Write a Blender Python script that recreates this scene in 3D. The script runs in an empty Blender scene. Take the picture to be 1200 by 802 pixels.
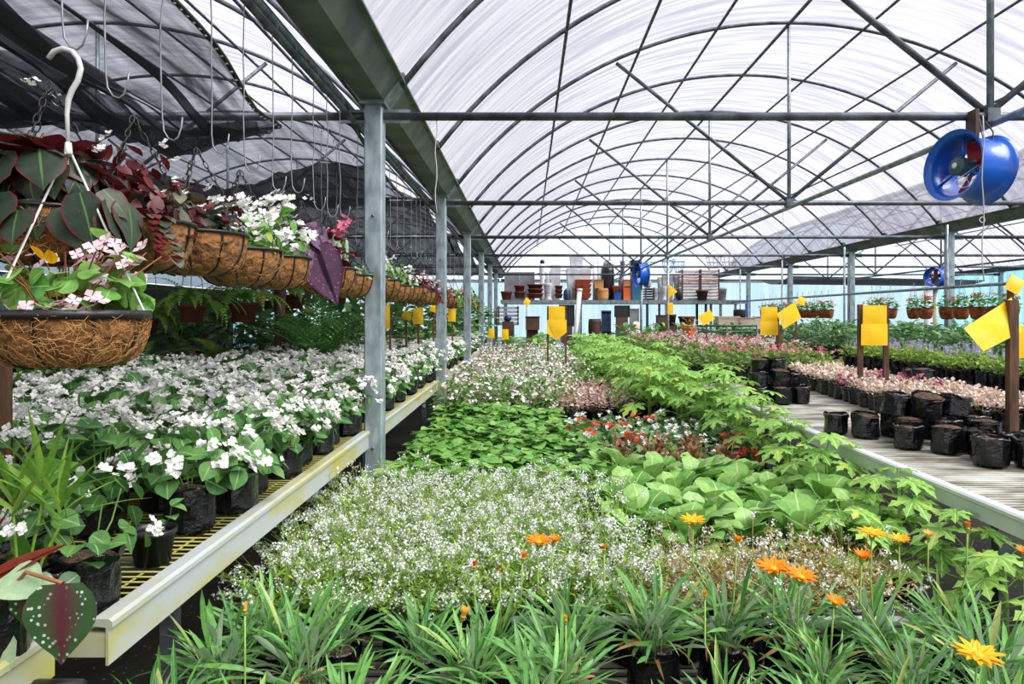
import bpy, math, random
from mathutils import Vector, Matrix, noise

H = 1.35            # camera height
F = 820.0           # focal length in pixels of the 1200 wide frame
VX, VY = 618.0, 370.0
V = Vector
PI = math.pi
sc = bpy.context.scene
col = sc.collection


def P(px, py, d):
    """World point that the photograph shows at pixel (px, py), at depth d."""
    return V(((px - VX) * d / F, d, H + (VY - py) * d / F))


def srgb(r, g, b):
    def c(u):
        u /= 255.0
        return u / 12.92 if u <= 0.04045 else ((u + 0.055) / 1.055) ** 2.4
    return (c(r), c(g), c(b), 1.0)


# ------------------------------------------------------------------ mesh builder
class MB:
    def __init__(s):
        s.v, s.f, s.uv = [], [], []

    def add(s, co, uv=(0.5, 0.5)):
        s.v.append((co[0], co[1], co[2])); s.uv.append(uv)
        return len(s.v) - 1

    def face(s, *i):
        s.f.append(i)

    def box(s, c, size, rz=0.0, rot=None):
        hx, hy, hz = size[0] / 2, size[1] / 2, size[2] / 2
        m = rot if rot is not None else Matrix.Rotation(rz, 3, 'Z')
        b = len(s.v)
        for x in (-hx, hx):
            for y in (-hy, hy):
                for z in (-hz, hz):
                    s.add(V(c) + m @ V((x, y, z)))
        for q in ((0, 1, 3, 2), (4, 6, 7, 5), (0, 4, 5, 1), (2, 3, 7, 6), (0, 2, 6, 4), (1, 5, 7, 3)):
            s.f.append(tuple(b + k for k in q))
        return s

    def tube(s, pts, r, n=6, caps=True):
        pts = [V(p) for p in pts]
        rr = r if isinstance(r, (list, tuple)) else [r] * len(pts)
        rings = []
        ref = None
        for i, p in enumerate(pts):
            t = (pts[min(i + 1, len(pts) - 1)] - pts[max(i - 1, 0)])
            if t.length < 1e-9:
                t = V((0, 0, 1))
            t.normalize()
            if ref is None:
                ref = V((0, 0, 1)) if abs(t.z) < 0.9 else V((1, 0, 0))
            a = ref - t * ref.dot(t)
            if a.length < 1e-6:
                a = t.orthogonal()
            a.normalize(); ref = a
            b = t.cross(a)
            rings.append([s.add(p + (a * math.cos(2 * PI * k / n) + b * math.sin(2 * PI * k / n)) * rr[i], (k / n, i / max(1, len(pts) - 1))) for k in range(n)])
        for i in range(len(rings) - 1):
            A, B = rings[i], rings[i + 1]
            for k in range(n):
                s.face(A[k], A[(k + 1) % n], B[(k + 1) % n], B[k])
        if caps:
            s.face(*reversed(rings[0])); s.face(*rings[-1])
        return s

    def ring(s, c, R, r, n=32, m=6, axis=None):
        """torus around axis (default Z)"""
        q = V((0, 0, 1)).rotation_difference(V(axis)).to_matrix() if axis is not None else Matrix.Identity(3)
        b = len(s.v)
        for i in range(n):
            a = 2 * PI * i / n
            for j in range(m):
                t = 2 * PI * j / m
                s.add(V(c) + q @ V(((R + r * math.cos(t)) * math.cos(a), (R + r * math.cos(t)) * math.sin(a), r * math.sin(t))))
        for i in range(n):
            for j in range(m):
                s.face(b + i * m + j, b + ((i + 1) % n) * m + j, b + ((i + 1) % n) * m + (j + 1) % m, b + i * m + (j + 1) % m)
        return s

    def lathe(s, prof, n=20, c=(0, 0, 0), wob=None, cap0=True, cap1=False, rot=None):
        c = V(c)
        rings = []
        for j, (r, z) in enumerate(prof):
            row = []
            for k in range(n):
                a = 2 * PI * k / n
                w = wob(a, z, j) if wob else 0.0
                p = V(((r + w) * math.cos(a), (r + w) * math.sin(a), z))
                if rot is not None:
                    p = rot @ p
                row.append(s.add(c + p, (k / n, j / max(1, len(prof) - 1))))
            rings.append(row)
        for j in range(len(rings) - 1):
            A, B = rings[j], rings[j + 1]
            for k in range(n):
                s.face(A[k], A[(k + 1) % n], B[(k + 1) % n], B[k])
        if cap0:
            s.face(*reversed(rings[0]))
        if cap1:
            s.face(*rings[-1])
        return s

    def extrude(s, prof, y0, y1, closed=True):
        """profile of (x, z) pushed along Y"""
        a = [s.add((x, y0, z)) for x, z in prof]
        b = [s.add((x, y1, z)) for x, z in prof]
        n = len(prof)
        for i in range(n if closed else n - 1):
            j = (i + 1) % n
            s.face(a[i], a[j], b[j], b[i])
        if closed:
            s.face(*reversed(a)); s.face(*b)
        return s

    def grid(s, nx, ny, fn, uvscale=1.0):
        ids = [[s.add(fn(i / nx, j / ny), (i / nx, j / ny)) for i in range(nx + 1)] for j in range(ny + 1)]
        for j in range(ny):
            for i in range(nx):
                s.face(ids[j][i], ids[j][i + 1], ids[j + 1][i + 1], ids[j + 1][i])
        return s

    def leaf(s, p, d, L, W, prof, droop=0.6, fold=0.25, twist=0.0, wave=0.0, rg=None, up=None):
        """a leaf blade: base p, direction d, bending towards the ground; prof = half widths 0..1 along it"""
        p = V(p); d = V(d).normalized()
        upv = V(up) if up is not None else V((0, 0, 1))
        side = d.cross(upv)
        if side.length < 1e-3:
            side = d.orthogonal()
        side.normalize()
        if twist:
            side = Matrix.Rotation(twist, 3, d) @ side
        n = len(prof) - 1
        bend = Matrix.Rotation(-droop / n, 3, side) if droop else None
        prev = None
        for i, w in enumerate(prof):
            t = i / n
            nor = side.cross(d)
            hw = W * 0.5 * w
            o = nor * (fold * hw)
            wv = nor * (wave * W * (rg.uniform(-1, 1) if rg else 0)) if wave else V((0, 0, 0))
            wv2 = nor * (wave * W * (rg.uniform(-1, 1) if rg else 0)) if wave else V((0, 0, 0))
            if w <= 0.001:
                row = (s.add(p, (0.5, t)),)
            else:
                row = (s.add(p - side * hw + o + wv, (0.0, t)), s.add(p, (0.5, t)), s.add(p + side * hw + o + wv2, (1.0, t)))
            if prev is not None:
                if len(prev) == 3 and len(row) == 3:
                    s.face(prev[0], prev[1], row[1], row[0]); s.face(prev[1], prev[2], row[2], row[1])
                elif len(prev) == 3:
                    s.face(prev[0], prev[1], row[0]); s.face(prev[1], prev[2], row[0])
                elif len(row) == 3:
                    s.face(prev[0], row[1], row[0]); s.face(prev[0], row[2], row[1])
            prev = row
            p = p + d * (L / n)
            if bend is not None:
                d = bend @ d
        return s

    def build(s, name, mat, smooth=True):
        me = bpy.data.meshes.new(name)
        me.from_pydata(s.v, [], s.f)
        uvl = me.uv_layers.new(name='UVMap')
        idx = [0] * len(me.loops)
        me.loops.foreach_get('vertex_index', idx)
        flat = []
        for i in idx:
            flat.extend(s.uv[i])
        uvl.data.foreach_set('uv', flat)
        if smooth:
            me.polygons.foreach_set('use_smooth', [True] * len(me.polygons))
        me.materials.append(mat)
        me.update()
        return me


# ------------------------------------------------------------------ object helpers
def tag(o, label=None, cat=None, group=None, kind=None):
    if label: o['label'] = label
    if cat: o['category'] = cat
    if group: o['group'] = group
    if kind: o['kind'] = kind
    return o


def link(name, data, parent=None, loc=(0, 0, 0), rot=(0, 0, 0), scale=1.0):
    o = bpy.data.objects.new(name, data)
    col.objects.link(o)
    if parent is not None:
        o.parent = parent
    o.location = loc
    o.rotation_euler = rot
    if scale != 1.0:
        o.scale = (scale,) * 3 if not isinstance(scale, (tuple, list)) else scale
    return o


def empty(name, loc=(0, 0, 0), rz=0.0, s=1.0):
    o = link(name, None, None, loc, (0, 0, rz), s)
    o.empty_display_size = 0.05
    return o


def struct(name, mesh):
    return tag(link(name, mesh), kind='structure')


def part(name, mesh, loc=(0, 0, 0), rot=(0, 0, 0), subs=(), label=None):
    return (name, mesh, loc, rot, subs, label)


def place(spec, label, loc, rz=0.0, s=1.0, group=None, name=None, cat=None):
    """one thing from a kind's parts: an Empty at its base, a copy of every part and sub-part under it"""
    root = empty(name or spec['name'], loc, rz, s)
    tag(root, label, cat or spec['cat'], group)
    for (n, me, l, r, subs, lab) in spec['parts']:
        o = link(n, me, root, l, r)
        if lab: o['label'] = lab
        for (n2, me2, l2, r2, _s, lab2) in subs:
            o2 = link(n2, me2, o, l2, r2)
            if lab2: o2['label'] = lab2
    return root


ORD = ('first second third fourth fifth sixth seventh eighth ninth tenth eleventh twelfth thirteenth fourteenth fifteenth sixteenth '
       'seventeenth eighteenth nineteenth twentieth').split()
ORD += ['twenty-' + o for o in ORD[:9]] + ['thirtieth'] + ['thirty-' + o for o in ORD[:9]] + ['fortieth'] + ['forty-' + o for o in ORD[:9]]


# ------------------------------------------------------------------ materials
def newmat(name):
    m = bpy.data.materials.new(name)
    m.use_nodes = True
    nt = m.node_tree
    nt.nodes.clear()
    out = nt.nodes.new('ShaderNodeOutputMaterial')
    return m, nt, out


def N(nt, t, **kw):
    n = nt.nodes.new(t)
    for k, v in kw.items():
        if k in n.inputs.keys():
            n.inputs[k].default_value = v
        else:
            setattr(n, k, v)
    return n


def mixrgb(nt, fac, a, b, blend='MIX'):
    n = nt.nodes.new('ShaderNodeMix')
    n.data_type = 'RGBA'; n.blend_type = blend
    for sock, val in ((n.inputs[0], fac), (n.inputs[6], a), (n.inputs[7], b)):
        if isinstance(val, bpy.types.NodeSocket):
            nt.links.new(val, sock)
        else:
            sock.default_value = val
    return n.outputs[2]


def ramp(nt, fac, stops):
    n = nt.nodes.new('ShaderNodeValToRGB')
    el = n.color_ramp.elements
    while len(el) < len(stops):
        el.new(0.5)
    for e, (p, c) in zip(el, stops):
        e.position = p
        e.color = c if len(c) == 4 else (*c, 1)
    nt.links.new(fac, n.inputs[0])
    return n.outputs[0]


def noisetex(nt, scale, detail=3.0, rough=0.55, coord='Object', vec_scale=None):
    tc = nt.nodes.new('ShaderNodeTexCoord')
    src = tc.outputs[coord]
    if vec_scale:
        mp = nt.nodes.new('ShaderNodeMapping')
        mp.inputs['Scale'].default_value = vec_scale
        nt.links.new(src, mp.inputs[0]); src = mp.outputs[0]
    n = nt.nodes.new('ShaderNodeTexNoise')
    n.inputs['Scale'].default_value = scale
    n.inputs['Detail'].default_value = detail
    n.inputs['Roughness'].default_value = rough
    nt.links.new(src, n.inputs['Vector'])
    return n.outputs['Fac']


def plain(name, c1, c2=None, rough=0.5, metal=0.0, scale=8.0, bump=0.0, bscale=None, vec=None, lo=0.35, hi=0.65, coat=0.0, spec=0.5, coord='Object'):
    m, nt, out = newmat(name)
    b = N(nt, 'ShaderNodeBsdfPrincipled', Roughness=rough, Metallic=metal)
    b.inputs['Specular IOR Level'].default_value = spec
    if coat:
        b.inputs['Coat Weight'].default_value = coat
    if c2 is None:
        b.inputs['Base Color'].default_value = c1
    else:
        nf = noisetex(nt, scale, vec_scale=vec, coord=coord)
        nt.links.new(ramp(nt, nf, ((lo, c1), (hi, c2))), b.inputs['Base Color'])
    if bump:
        bn = N(nt, 'ShaderNodeBump', Strength=bump, Distance=0.02)
        nt.links.new(noisetex(nt, bscale or scale, 4, vec_scale=vec, coord=coord), bn.inputs['Height'])
        nt.links.new(bn.outputs[0], b.inputs['Normal'])
    nt.links.new(b.outputs[0], out.inputs[0])
    return m


def leafmat(name, c1, c2, rough=0.45, trans=0.3, rib=None, ribw=0.08, ribs=0.5, edge=None, edgew=0.35, spots=None, spec=0.35, c3=None, back=None):
    """two-sided leaf: colour varies leaf by leaf, optional pale midrib, coloured margin, spots"""
    m, nt, out = newmat(name)
    geo = N(nt, 'ShaderNodeNewGeometry')
    rnd = geo.outputs['Random Per Island']
    stops = [(0.0, c1), (1.0, c2)] if c3 is None else [(0.0, c1), (0.8, c2), (0.93, c2), (1.0, c3)]
    colr = ramp(nt, rnd, stops)
    nz = noisetex(nt, 60.0, 2)
    colr = mixrgb(nt, 0.25, colr, ramp(nt, nz, ((0.3, tuple(x * 0.6 for x in c1[:3]) + (1,)), (0.7, tuple(min(1, x * 1.25) for x in c2[:3]) + (1,)))))
    if rib or edge or spots:
        uv = N(nt, 'ShaderNodeUVMap')
        sp = N(nt, 'ShaderNodeSeparateXYZ')
        nt.links.new(uv.outputs[0], sp.inputs[0])
        a = N(nt, 'ShaderNodeMath', operation='SUBTRACT'); a.inputs[1].default_value = 0.5
        nt.links.new(sp.outputs[0], a.inputs[0])
        ab = N(nt, 'ShaderNodeMath', operation='ABSOLUTE'); nt.links.new(a.outputs[0], ab.inputs[0])
        u = ab.outputs[0]
        if edge:
            wz = N(nt, 'ShaderNodeMath', operation='MULTIPLY_ADD')
            nt.links.new(noisetex(nt, 90.0, 2), wz.inputs[0]); wz.inputs[1].default_value = 0.16
            ad = N(nt, 'ShaderNodeMath', operation='ADD'); nt.links.new(u, ad.inputs[0]); ad.inputs[1].default_value = -0.08
            nt.links.new(ad.outputs[0], wz.inputs[2])
            colr = mixrgb(nt, ramp(nt, wz.outputs[0], ((edgew, (0, 0, 0, 1)), (min(1, edgew + 0.08), (1, 1, 1, 1)))), colr, edge)
        if spots:
            vo = N(nt, 'ShaderNodeTexVoronoi', Scale=spots[1])
            tc = N(nt, 'ShaderNodeTexCoord'); nt.links.new(tc.outputs['Object'], vo.inputs['Vector'])
            colr = mixrgb(nt, ramp(nt, vo.outputs['Distance'], ((spots[2], (1, 1, 1, 1)), (spots[2] + 0.08, (0, 0, 0, 1)))), colr, spots[0])
        if rib:
            colr = mixrgb(nt, ramp(nt, u, ((ribw * ribs, (1, 1, 1, 1)), (ribw, (0, 0, 0, 1)))), colr, rib)
    if back is not None:
        colr = mixrgb(nt, geo.outputs['Backfacing'], colr, back)
    b = N(nt, 'ShaderNodeBsdfPrincipled', Roughness=rough)
    b.inputs['Specular IOR Level'].default_value = spec
    nt.links.new(colr, b.inputs['Base Color'])
    t = N(nt, 'ShaderNodeBsdfTranslucent')
    nt.links.new(colr, t.inputs[0])
    mx = N(nt, 'ShaderNodeMixShader'); mx.inputs[0].default_value = trans
    nt.links.new(b.outputs[0], mx.inputs[1]); nt.links.new(t.outputs[0], mx.inputs[2])
    nt.links.new(mx.outputs[0], out.inputs[0])
    return m


def filmmat(name, tint_lo, tint_hi, clear, body, vec, scale=1.0, lo=0.35, hi=0.65):
    """plastic sheeting: part clear, part milky"""
    m, nt, out = newmat(name)
    nf = noisetex(nt, scale, 5, 0.6, vec_scale=vec)
    c = ramp(nt, nf, ((lo, tint_lo), (hi, tint_hi)))
    tr = N(nt, 'ShaderNodeBsdfTransparent'); nt.links.new(c, tr.inputs[0])
    bc = mixrgb(nt, 1.0, c, body, 'MULTIPLY')
    tl = N(nt, 'ShaderNodeBsdfTranslucent'); nt.links.new(bc, tl.inputs[0])
    df = N(nt, 'ShaderNodeBsdfDiffuse'); nt.links.new(bc, df.inputs[0])
    m1 = N(nt, 'ShaderNodeMixShader'); m1.inputs[0].default_value = 0.35
    nt.links.new(tl.outputs[0], m1.inputs[1]); nt.links.new(df.outputs[0], m1.inputs[2])
    m2 = N(nt, 'ShaderNodeMixShader'); m2.inputs[0].default_value = clear
    nt.links.new(m1.outputs[0], m2.inputs[1]); nt.links.new(tr.outputs[0], m2.inputs[2])
    nt.links.new(m2.outputs[0], out.inputs[0])
    return m


def netmat(name, open_lo, open_hi, vec):
    """black knitted shade net: threads with open mesh between"""
    m, nt, out = newmat(name)
    nf = noisetex(nt, 1.0, 4, 0.6, vec_scale=vec)
    fac = ramp(nt, nf, ((0.35, (open_lo,) * 3), (0.65, (open_hi,) * 3)))
    tr = N(nt, 'ShaderNodeBsdfTransparent'); tr.inputs[0].default_value = (0.93, 0.96, 1, 1)
    b = N(nt, 'ShaderNodeBsdfPrincipled', Roughness=0.6); b.inputs['Base Color'].default_value = (0.012, 0.012, 0.015, 1)
    tl = N(nt, 'ShaderNodeBsdfTranslucent'); tl.inputs[0].default_value = (0.03, 0.03, 0.035, 1)
    ad = N(nt, 'ShaderNodeMixShader'); ad.inputs[0].default_value = 0.4
    nt.links.new(b.outputs[0], ad.inputs[1]); nt.links.new(tl.outputs[0], ad.inputs[2])
    mx = N(nt, 'ShaderNodeMixShader')
    nt.links.new(fac, mx.inputs[0]); nt.links.new(ad.outputs[0], mx.inputs[1]); nt.links.new(tr.outputs[0], mx.inputs[2])
    nt.links.new(mx.outputs[0], out.inputs[0])
    return m


M = {}
M['galv'] = plain('galvanised_steel', srgb(112, 122, 128), srgb(158, 168, 172), 0.42, 0.55, 14.0, 0.05)
M['galvdark'] = plain('weathered_galvanised_pipe', srgb(70, 74, 80), srgb(112, 118, 124), 0.5, 0.5, 10.0)
M['gutter'] = plain('dull_gutter_steel', srgb(92, 96, 94), srgb(128, 132, 128), 0.5, 0.45, 5.0, 0.03)
M['rail'] = plain('algae_stained_aluminium', srgb(176, 182, 178), srgb(176, 170, 84), 0.5, 0.1, 3.2, vec=(1, 1, 2.5), lo=0.42, hi=0.66)
M['railwhite'] = plain('pale_aluminium', srgb(196, 202, 204), srgb(222, 226, 226), 0.4, 0.15, 3.0)
M['gridwire'] = plain('algae_coated_wire', srgb(150, 148, 84), srgb(186, 178, 92), 0.6, 0.0, 5.0)
M['grate'] = plain('bleached_bench_slats', srgb(112, 108, 88), srgb(214, 212, 200), 0.7, 0.0, 3.0, vec=(1.2, 3, 1))
M['wire'] = plain('galvanised_wire', srgb(120, 122, 126), srgb(160, 162, 166), 0.4, 0.5, 20)
M['whitewire'] = plain('white_coated_wire', srgb(206, 206, 200), None, 0.4)
M['blackwire'] = plain('black_coated_wire', srgb(28, 27, 26), None, 0.4)
M['black'] = plain('black_plastic', srgb(16, 16, 17), srgb(30, 30, 32), 0.35, 0, 10)
M['bag'] = plain('black_polythene', srgb(7, 7, 9), srgb(15, 15, 19), 0.15, 0, 9, 0.35, 45.0, spec=0.6)
M['soil'] = plain('potting_soil', srgb(44, 32, 24), srgb(108, 82, 62), 0.95, 0, 60, 0.6, 90)
M['soildark'] = plain('dark_potting_soil', srgb(30, 22, 16), srgb(58, 42, 30), 0.95, 0, 60, 0.6, 90)
M['wood'] = plain('weathered_brown_stake', srgb(62, 38, 24), srgb(112, 78, 50), 0.75, 0, 6, 0.25, 20, vec=(6, 6, 0.8))
M['yellow'] = plain('yellow_sticky_card', srgb(250, 192, 8), srgb(255, 208, 24), 0.32, 0, 5, lo=0.3, hi=0.7)
M['yellow2'] = plain('yellow_glare_sticky_card', srgb(255, 204, 10), srgb(255, 222, 90), 0.3, 0, 6, lo=0.48, hi=0.75)  # tilted cards: pale glare painted into the yellow as soft patches
M['coir'] = plain('coir_fibre', srgb(82, 50, 24), srgb(176, 122, 68), 0.9, 0, 26, 0.9, 45, lo=0.3, hi=0.72)
M['coirstrand'] = plain('coir_strand', srgb(158, 110, 58), srgb(196, 148, 88), 0.8, 0, 8)
M['bluefan'] = plain('blue_enamel', srgb(10, 84, 190), srgb(18, 98, 206), 0.3, 0.0, 3, coat=0.3)
M['red'] = plain('red_enamel', srgb(190, 22, 30), None, 0.4)
M['motor'] = plain('grey_green_motor_casting', srgb(66, 92, 96), srgb(90, 116, 118), 0.45, 0.3, 8)
M['terra'] = plain('terracotta', srgb(140, 62, 38), srgb(178, 92, 60), 0.8, 0, 6)
M['terradark'] = plain('dark_terracotta', srgb(92, 44, 34), srgb(124, 64, 48), 0.8, 0, 6)
M['orange'] = plain('orange_clay', srgb(206, 96, 46), srgb(222, 118, 66), 0.75, 0, 5)
M['stone'] = plain('grey_cast_stone', srgb(140, 138, 140), srgb(204, 204, 208), 0.85, 0, 7, 0.4, 14)
M['palestone'] = plain('pale_cast_stone', srgb(196, 196, 202), srgb(236, 238, 242), 0.8, 0, 5, 0.2, 12)
M['card'] = plain('brown_cardboard', srgb(176, 124, 72), srgb(206, 156, 98), 0.85, 0, 3)
M['cream'] = plain('cream_polystyrene', srgb(206, 186, 160), srgb(226, 208, 186), 0.8, 0, 3)
M['crate'] = plain('faded_pink_timber', srgb(176, 146, 134), srgb(232, 212, 204), 0.85, 0, 6, vec=(1, 1, 4))
M['teal'] = plain('teal_painted_board', srgb(30, 92, 122), srgb(44, 112, 140), 0.5, 0, 3)
M['blue'] = plain('blue_plastic', srgb(22, 72, 140), srgb(34, 92, 164), 0.4, 0, 3)
M['navy'] = plain('dark_blue_plastic', srgb(34, 46, 82), srgb(50, 62, 98), 0.5, 0, 3)
M['dark'] = plain('dark_board', srgb(26, 24, 26), srgb(44, 42, 42), 0.6, 0, 3)
M['greyboard'] = plain('grey_board', srgb(120, 120, 124), srgb(150, 150, 154), 0.7, 0, 3)
M['brown'] = plain('brown_board', srgb(70, 46, 38), srgb(98, 68, 54), 0.7, 0, 3)
M['sack'] = plain('lilac_grey_sacking', srgb(110, 108, 136), srgb(150, 146, 170), 0.8, 0, 6)
M['white'] = plain('white_plastic', srgb(222, 224, 224), srgb(238, 240, 240), 0.45, 0, 3)
M['greenmetal'] = plain('green_painted_steel', srgb(44, 84, 70), srgb(58, 104, 86), 0.5, 0.2, 3)
M['shelf'] = plain('grey_shelf_boards', srgb(104, 104, 98), srgb(150, 150, 142), 0.8, 0, 4)
M['rope'] = plain('white_cord', srgb(196, 194, 190), None, 0.7)

# foliage
M['l_beg'] = leafmat('begonia_leaf', srgb(50, 96, 52), srgb(110, 158, 82), 0.35, 0.25, rib=srgb(140, 176, 110), ribw=0.05)
M['l_gaz'] = leafmat('gazania_leaf', srgb(34, 96, 38), srgb(120, 176, 88), 0.34, 0.2, rib=srgb(120, 172, 96), ribw=0.06, back=srgb(176, 202, 164), c3=srgb(190, 180, 100))
M['l_aly'] = leafmat('alyssum_leaf', srgb(104, 152, 46), srgb(182, 210, 92), 0.5, 0.35)
M['l_alydry'] = leafmat('dry_alyssum_leaf', srgb(150, 140, 72), srgb(206, 186, 124), 0.6, 0.3, c3=srgb(120, 160, 66))
M['l_must'] = leafmat('mustard_leaf', srgb(94, 154, 66), srgb(164, 204, 112), 0.36, 0.3, rib=srgb(186, 216, 146), ribw=0.035, c3=srgb(206, 214, 60))
M['l_straw'] = leafmat('strawberry_leaf', srgb(70, 134, 54), srgb(150, 200, 100), 0.4, 0.32, rib=srgb(156, 200, 116), ribw=0.035, c3=srgb(196, 190, 60))
M['l_papaya'] = leafmat('papaya_leaf', srgb(96, 162, 58), srgb(164, 210, 98), 0.42, 0.35, rib=srgb(204, 226, 150), ribw=0.07, c3=srgb(214, 214, 80))
M['l_vinca'] = leafmat('vinca_leaf', srgb(70, 116, 52), srgb(140, 176, 92), 0.45, 0.3)
M['l_hypo'] = leafmat('pink_polka_leaf', srgb(196, 140, 140), srgb(232, 200, 190), 0.55, 0.25, c3=srgb(140, 120, 96))
M['l_cream'] = leafmat('cream_pink_leaf', srgb(222, 186, 172), srgb(240, 222, 206), 0.55, 0.25, c3=srgb(206, 116, 140))
M['l_mag'] = leafmat('magenta_leaf', srgb(150, 62, 100), srgb(206, 120, 150), 0.5, 0.25)
M['l_kal'] = leafmat('kalanchoe_leaf', srgb(72, 112, 50), srgb(140, 168, 80), 0.4, 0.25, c3=srgb(196, 160, 60))
M['l_salvia'] = leafmat('salvia_leaf', srgb(112, 156, 52), srgb(178, 204, 92), 0.5, 0.3)
M['l_bush'] = leafmat('pepper_bush_leaf', srgb(52, 104, 50), srgb(128, 170, 110), 0.36, 0.25, rib=srgb(160, 196, 140), ribw=0.05)
M['l_fern'] = leafmat('fern_frond', srgb(104, 164, 56), srgb(172, 212, 100), 0.5, 0.35)
M['l_palm'] = leafmat('palm_frond', srgb(44, 100, 46), srgb(100, 150, 76), 0.35, 0.2)
M['l_areca'] = leafmat('areca_frond', srgb(90, 146, 48), srgb(160, 196, 82), 0.4, 0.3)
M['l_dark'] = leafmat('dark_shrub_leaf', srgb(50, 100, 46), srgb(116, 160, 76), 0.35, 0.2, c3=srgb(140, 160, 60))
M['l_taro'] = leafmat('taro_leaf', srgb(86, 146, 48), srgb(120, 176, 66), 0.35, 0.4, rib=srgb(150, 196, 96), ribw=0.04)
M['l_rexred'] = leafmat('rex_begonia_leaf', srgb(30, 40, 34), srgb(62, 78, 58), 0.36, 0.2, rib=srgb(84, 120, 62), ribw=0.035, edge=srgb(110, 30, 38), edgew=0.42, c3=srgb(176, 70, 46), back=srgb(100, 34, 40))
M['l_rexpurple'] = leafmat('purple_rex_leaf', srgb(84, 56, 82), srgb(124, 92, 120), 0.4, 0.2, rib=srgb(52, 30, 52), ribw=0.10, edge=srgb(96, 44, 78), edgew=0.40, spots=(srgb(206, 120, 160), 60, 0.16))
M['l_spotted'] = leafmat('spotted_rex_leaf', srgb(46, 80, 44), srgb(58, 92, 50), 0.33, 0.2, rib=srgb(86, 40, 48), ribw=0.34, ribs=0.1, edge=srgb(96, 58, 72), edgew=0.47, spots=(srgb(202, 216, 190), 85, 0.2))
M['l_burg'] = leafmat('burgundy_leaf', srgb(66, 22, 28), srgb(116, 44, 44), 0.36, 0.2, c3=srgb(80, 92, 60))
M['l_wine'] = leafmat('wine_blade', srgb(104, 34, 28), srgb(140, 62, 36), 0.35, 0.3, rib=srgb(60, 14, 18), ribw=0.1)
M['l_bronze'] = leafmat('bronze_leaf', srgb(58, 66, 52), srgb(116, 122, 96), 0.33, 0.2, edge=srgb(110, 50, 44), edgew=0.42)
M['l_succ'] = leafmat('silvery_leaf', srgb(122, 154, 112), srgb(176, 198, 156), 0.5, 0.2)
M['l_rust'] = leafmat('rust_leaf', srgb(92, 62, 42), srgb(156, 90, 58), 0.45, 0.25, c3=srgb(100, 140, 60))
M['l_dry'] = leafmat('dried_leaf', srgb(166, 126, 74), srgb(206, 170, 110), 0.7, 0.25)
M['stem'] = leafmat('green_stem', srgb(110, 150, 70), srgb(150, 180, 90), 0.5, 0.1)
M['stemred'] = leafmat('red_stem', srgb(150, 92, 62), srgb(180, 124, 84), 0.5, 0.1)
M['f_white'] = leafmat('white_petal', srgb(244, 242, 232), srgb(254, 254, 250), 0.5, 0.3, c3=srgb(246, 222, 206))
M['f_aly'] = leafmat('tiny_white_petal', srgb(238, 240, 234), srgb(252, 252, 250), 0.6, 0.3)
M['f_pink'] = leafmat('pale_pink_petal', srgb(238, 196, 206), srgb(250, 224, 228), 0.5, 0.35)
M['f_hot'] = leafmat('hot_pink_petal', srgb(222, 92, 130), srgb(240, 150, 176), 0.5, 0.3)
M['f_mixpink'] = leafmat('mixed_pink_petal', srgb(250, 246, 240), srgb(236, 170, 180), 0.5, 0.3, c3=srgb(222, 80, 140))
M['f_red'] = leafmat('red_petal', srgb(226, 50, 30), srgb(240, 88, 54), 0.45, 0.3)
M['f_orange'] = leafmat('orange_petal', srgb(250, 140, 6), srgb(255, 164, 16), 0.45, 0.3, rib=srgb(244, 118, 0), ribw=0.16)
M['f_gold'] = leafmat('golden_petal', srgb(255, 186, 10), srgb(255, 204, 40), 0.45, 0.3, rib=srgb(250, 160, 0), ribw=0.14)
M['f_apricot'] = leafmat('apricot_petal', srgb(250, 186, 80), srgb(252, 214, 130), 0.5, 0.3)
M['f_disc'] = plain('yellow_flower_disc', srgb(206, 140, 10), srgb(246, 190, 20), 0.8, 0, 300)
M['f_lav'] = leafmat('lavender_petal', srgb(164, 150, 206), srgb(214, 206, 236), 0.55, 0.3)
# ================================================================== setting
XG0, XG1, XG2, XGM = -0.85, 5.97, 12.79, -7.67      # the gutter lines
Y0, Y1 = -3.0, 22.0
ZR = H + 1.28                                        # rib feet
RISE, HALF = 1.61, 3.26
RAD = (HALF ** 2 + RISE ** 2) / (2 * RISE)
POSTS = [3.9 + 3.0 * i for i in range(7)]            # 3.9 ... 21.9
ZT = H + 1.11                                        # tie bars


def arch_pt(xc, a, R=RAD):
    """a from -1 to 1 over the arch"""
    amax = math.asin(HALF / RAD)
    t = a * amax
    return (xc + R * math.sin(t), ZR + RISE - RAD + R * math.cos(t))


fl_m, nt, out = newmat('damp_earth_floor')
b = N(nt, 'ShaderNodeBsdfPrincipled', Roughness=0.85)
base = ramp(nt, noisetex(nt, 2.2, 6), ((0.35, srgb(22, 18, 15)), (0.6, srgb(48, 40, 30))))
base = mixrgb(nt, ramp(nt, noisetex(nt, 1.3, 5), ((0.5, (0, 0, 0, 1)), (0.68, (1, 1, 1, 1)))), base, srgb(44, 56, 26))
vo = N(nt, 'ShaderNodeTexVoronoi', Scale=26.0); tcn = N(nt, 'ShaderNodeTexCoord'); nt.links.new(tcn.outputs['Object'], vo.inputs['Vector'])
base = mixrgb(nt, ramp(nt, vo.outputs['Distance'], ((0.10, (1, 1, 1, 1)), (0.14, (0, 0, 0, 1)))), base, srgb(142, 128, 112))
nt.links.new(base, b.inputs['Base Color'])
bn = N(nt, 'ShaderNodeBump', Strength=0.6, Distance=0.03); nt.links.new(noisetex(nt, 12, 6), bn.inputs['Height']); nt.links.new(bn.outputs[0], b.inputs['Normal'])
nt.links.new(b.outputs[0], out.inputs[0])
mb = MB(); mb.box((2.5, 14, -0.05), (70, 60, 0.1)); struct('floor', mb.build('floor', fl_m, False))

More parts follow.
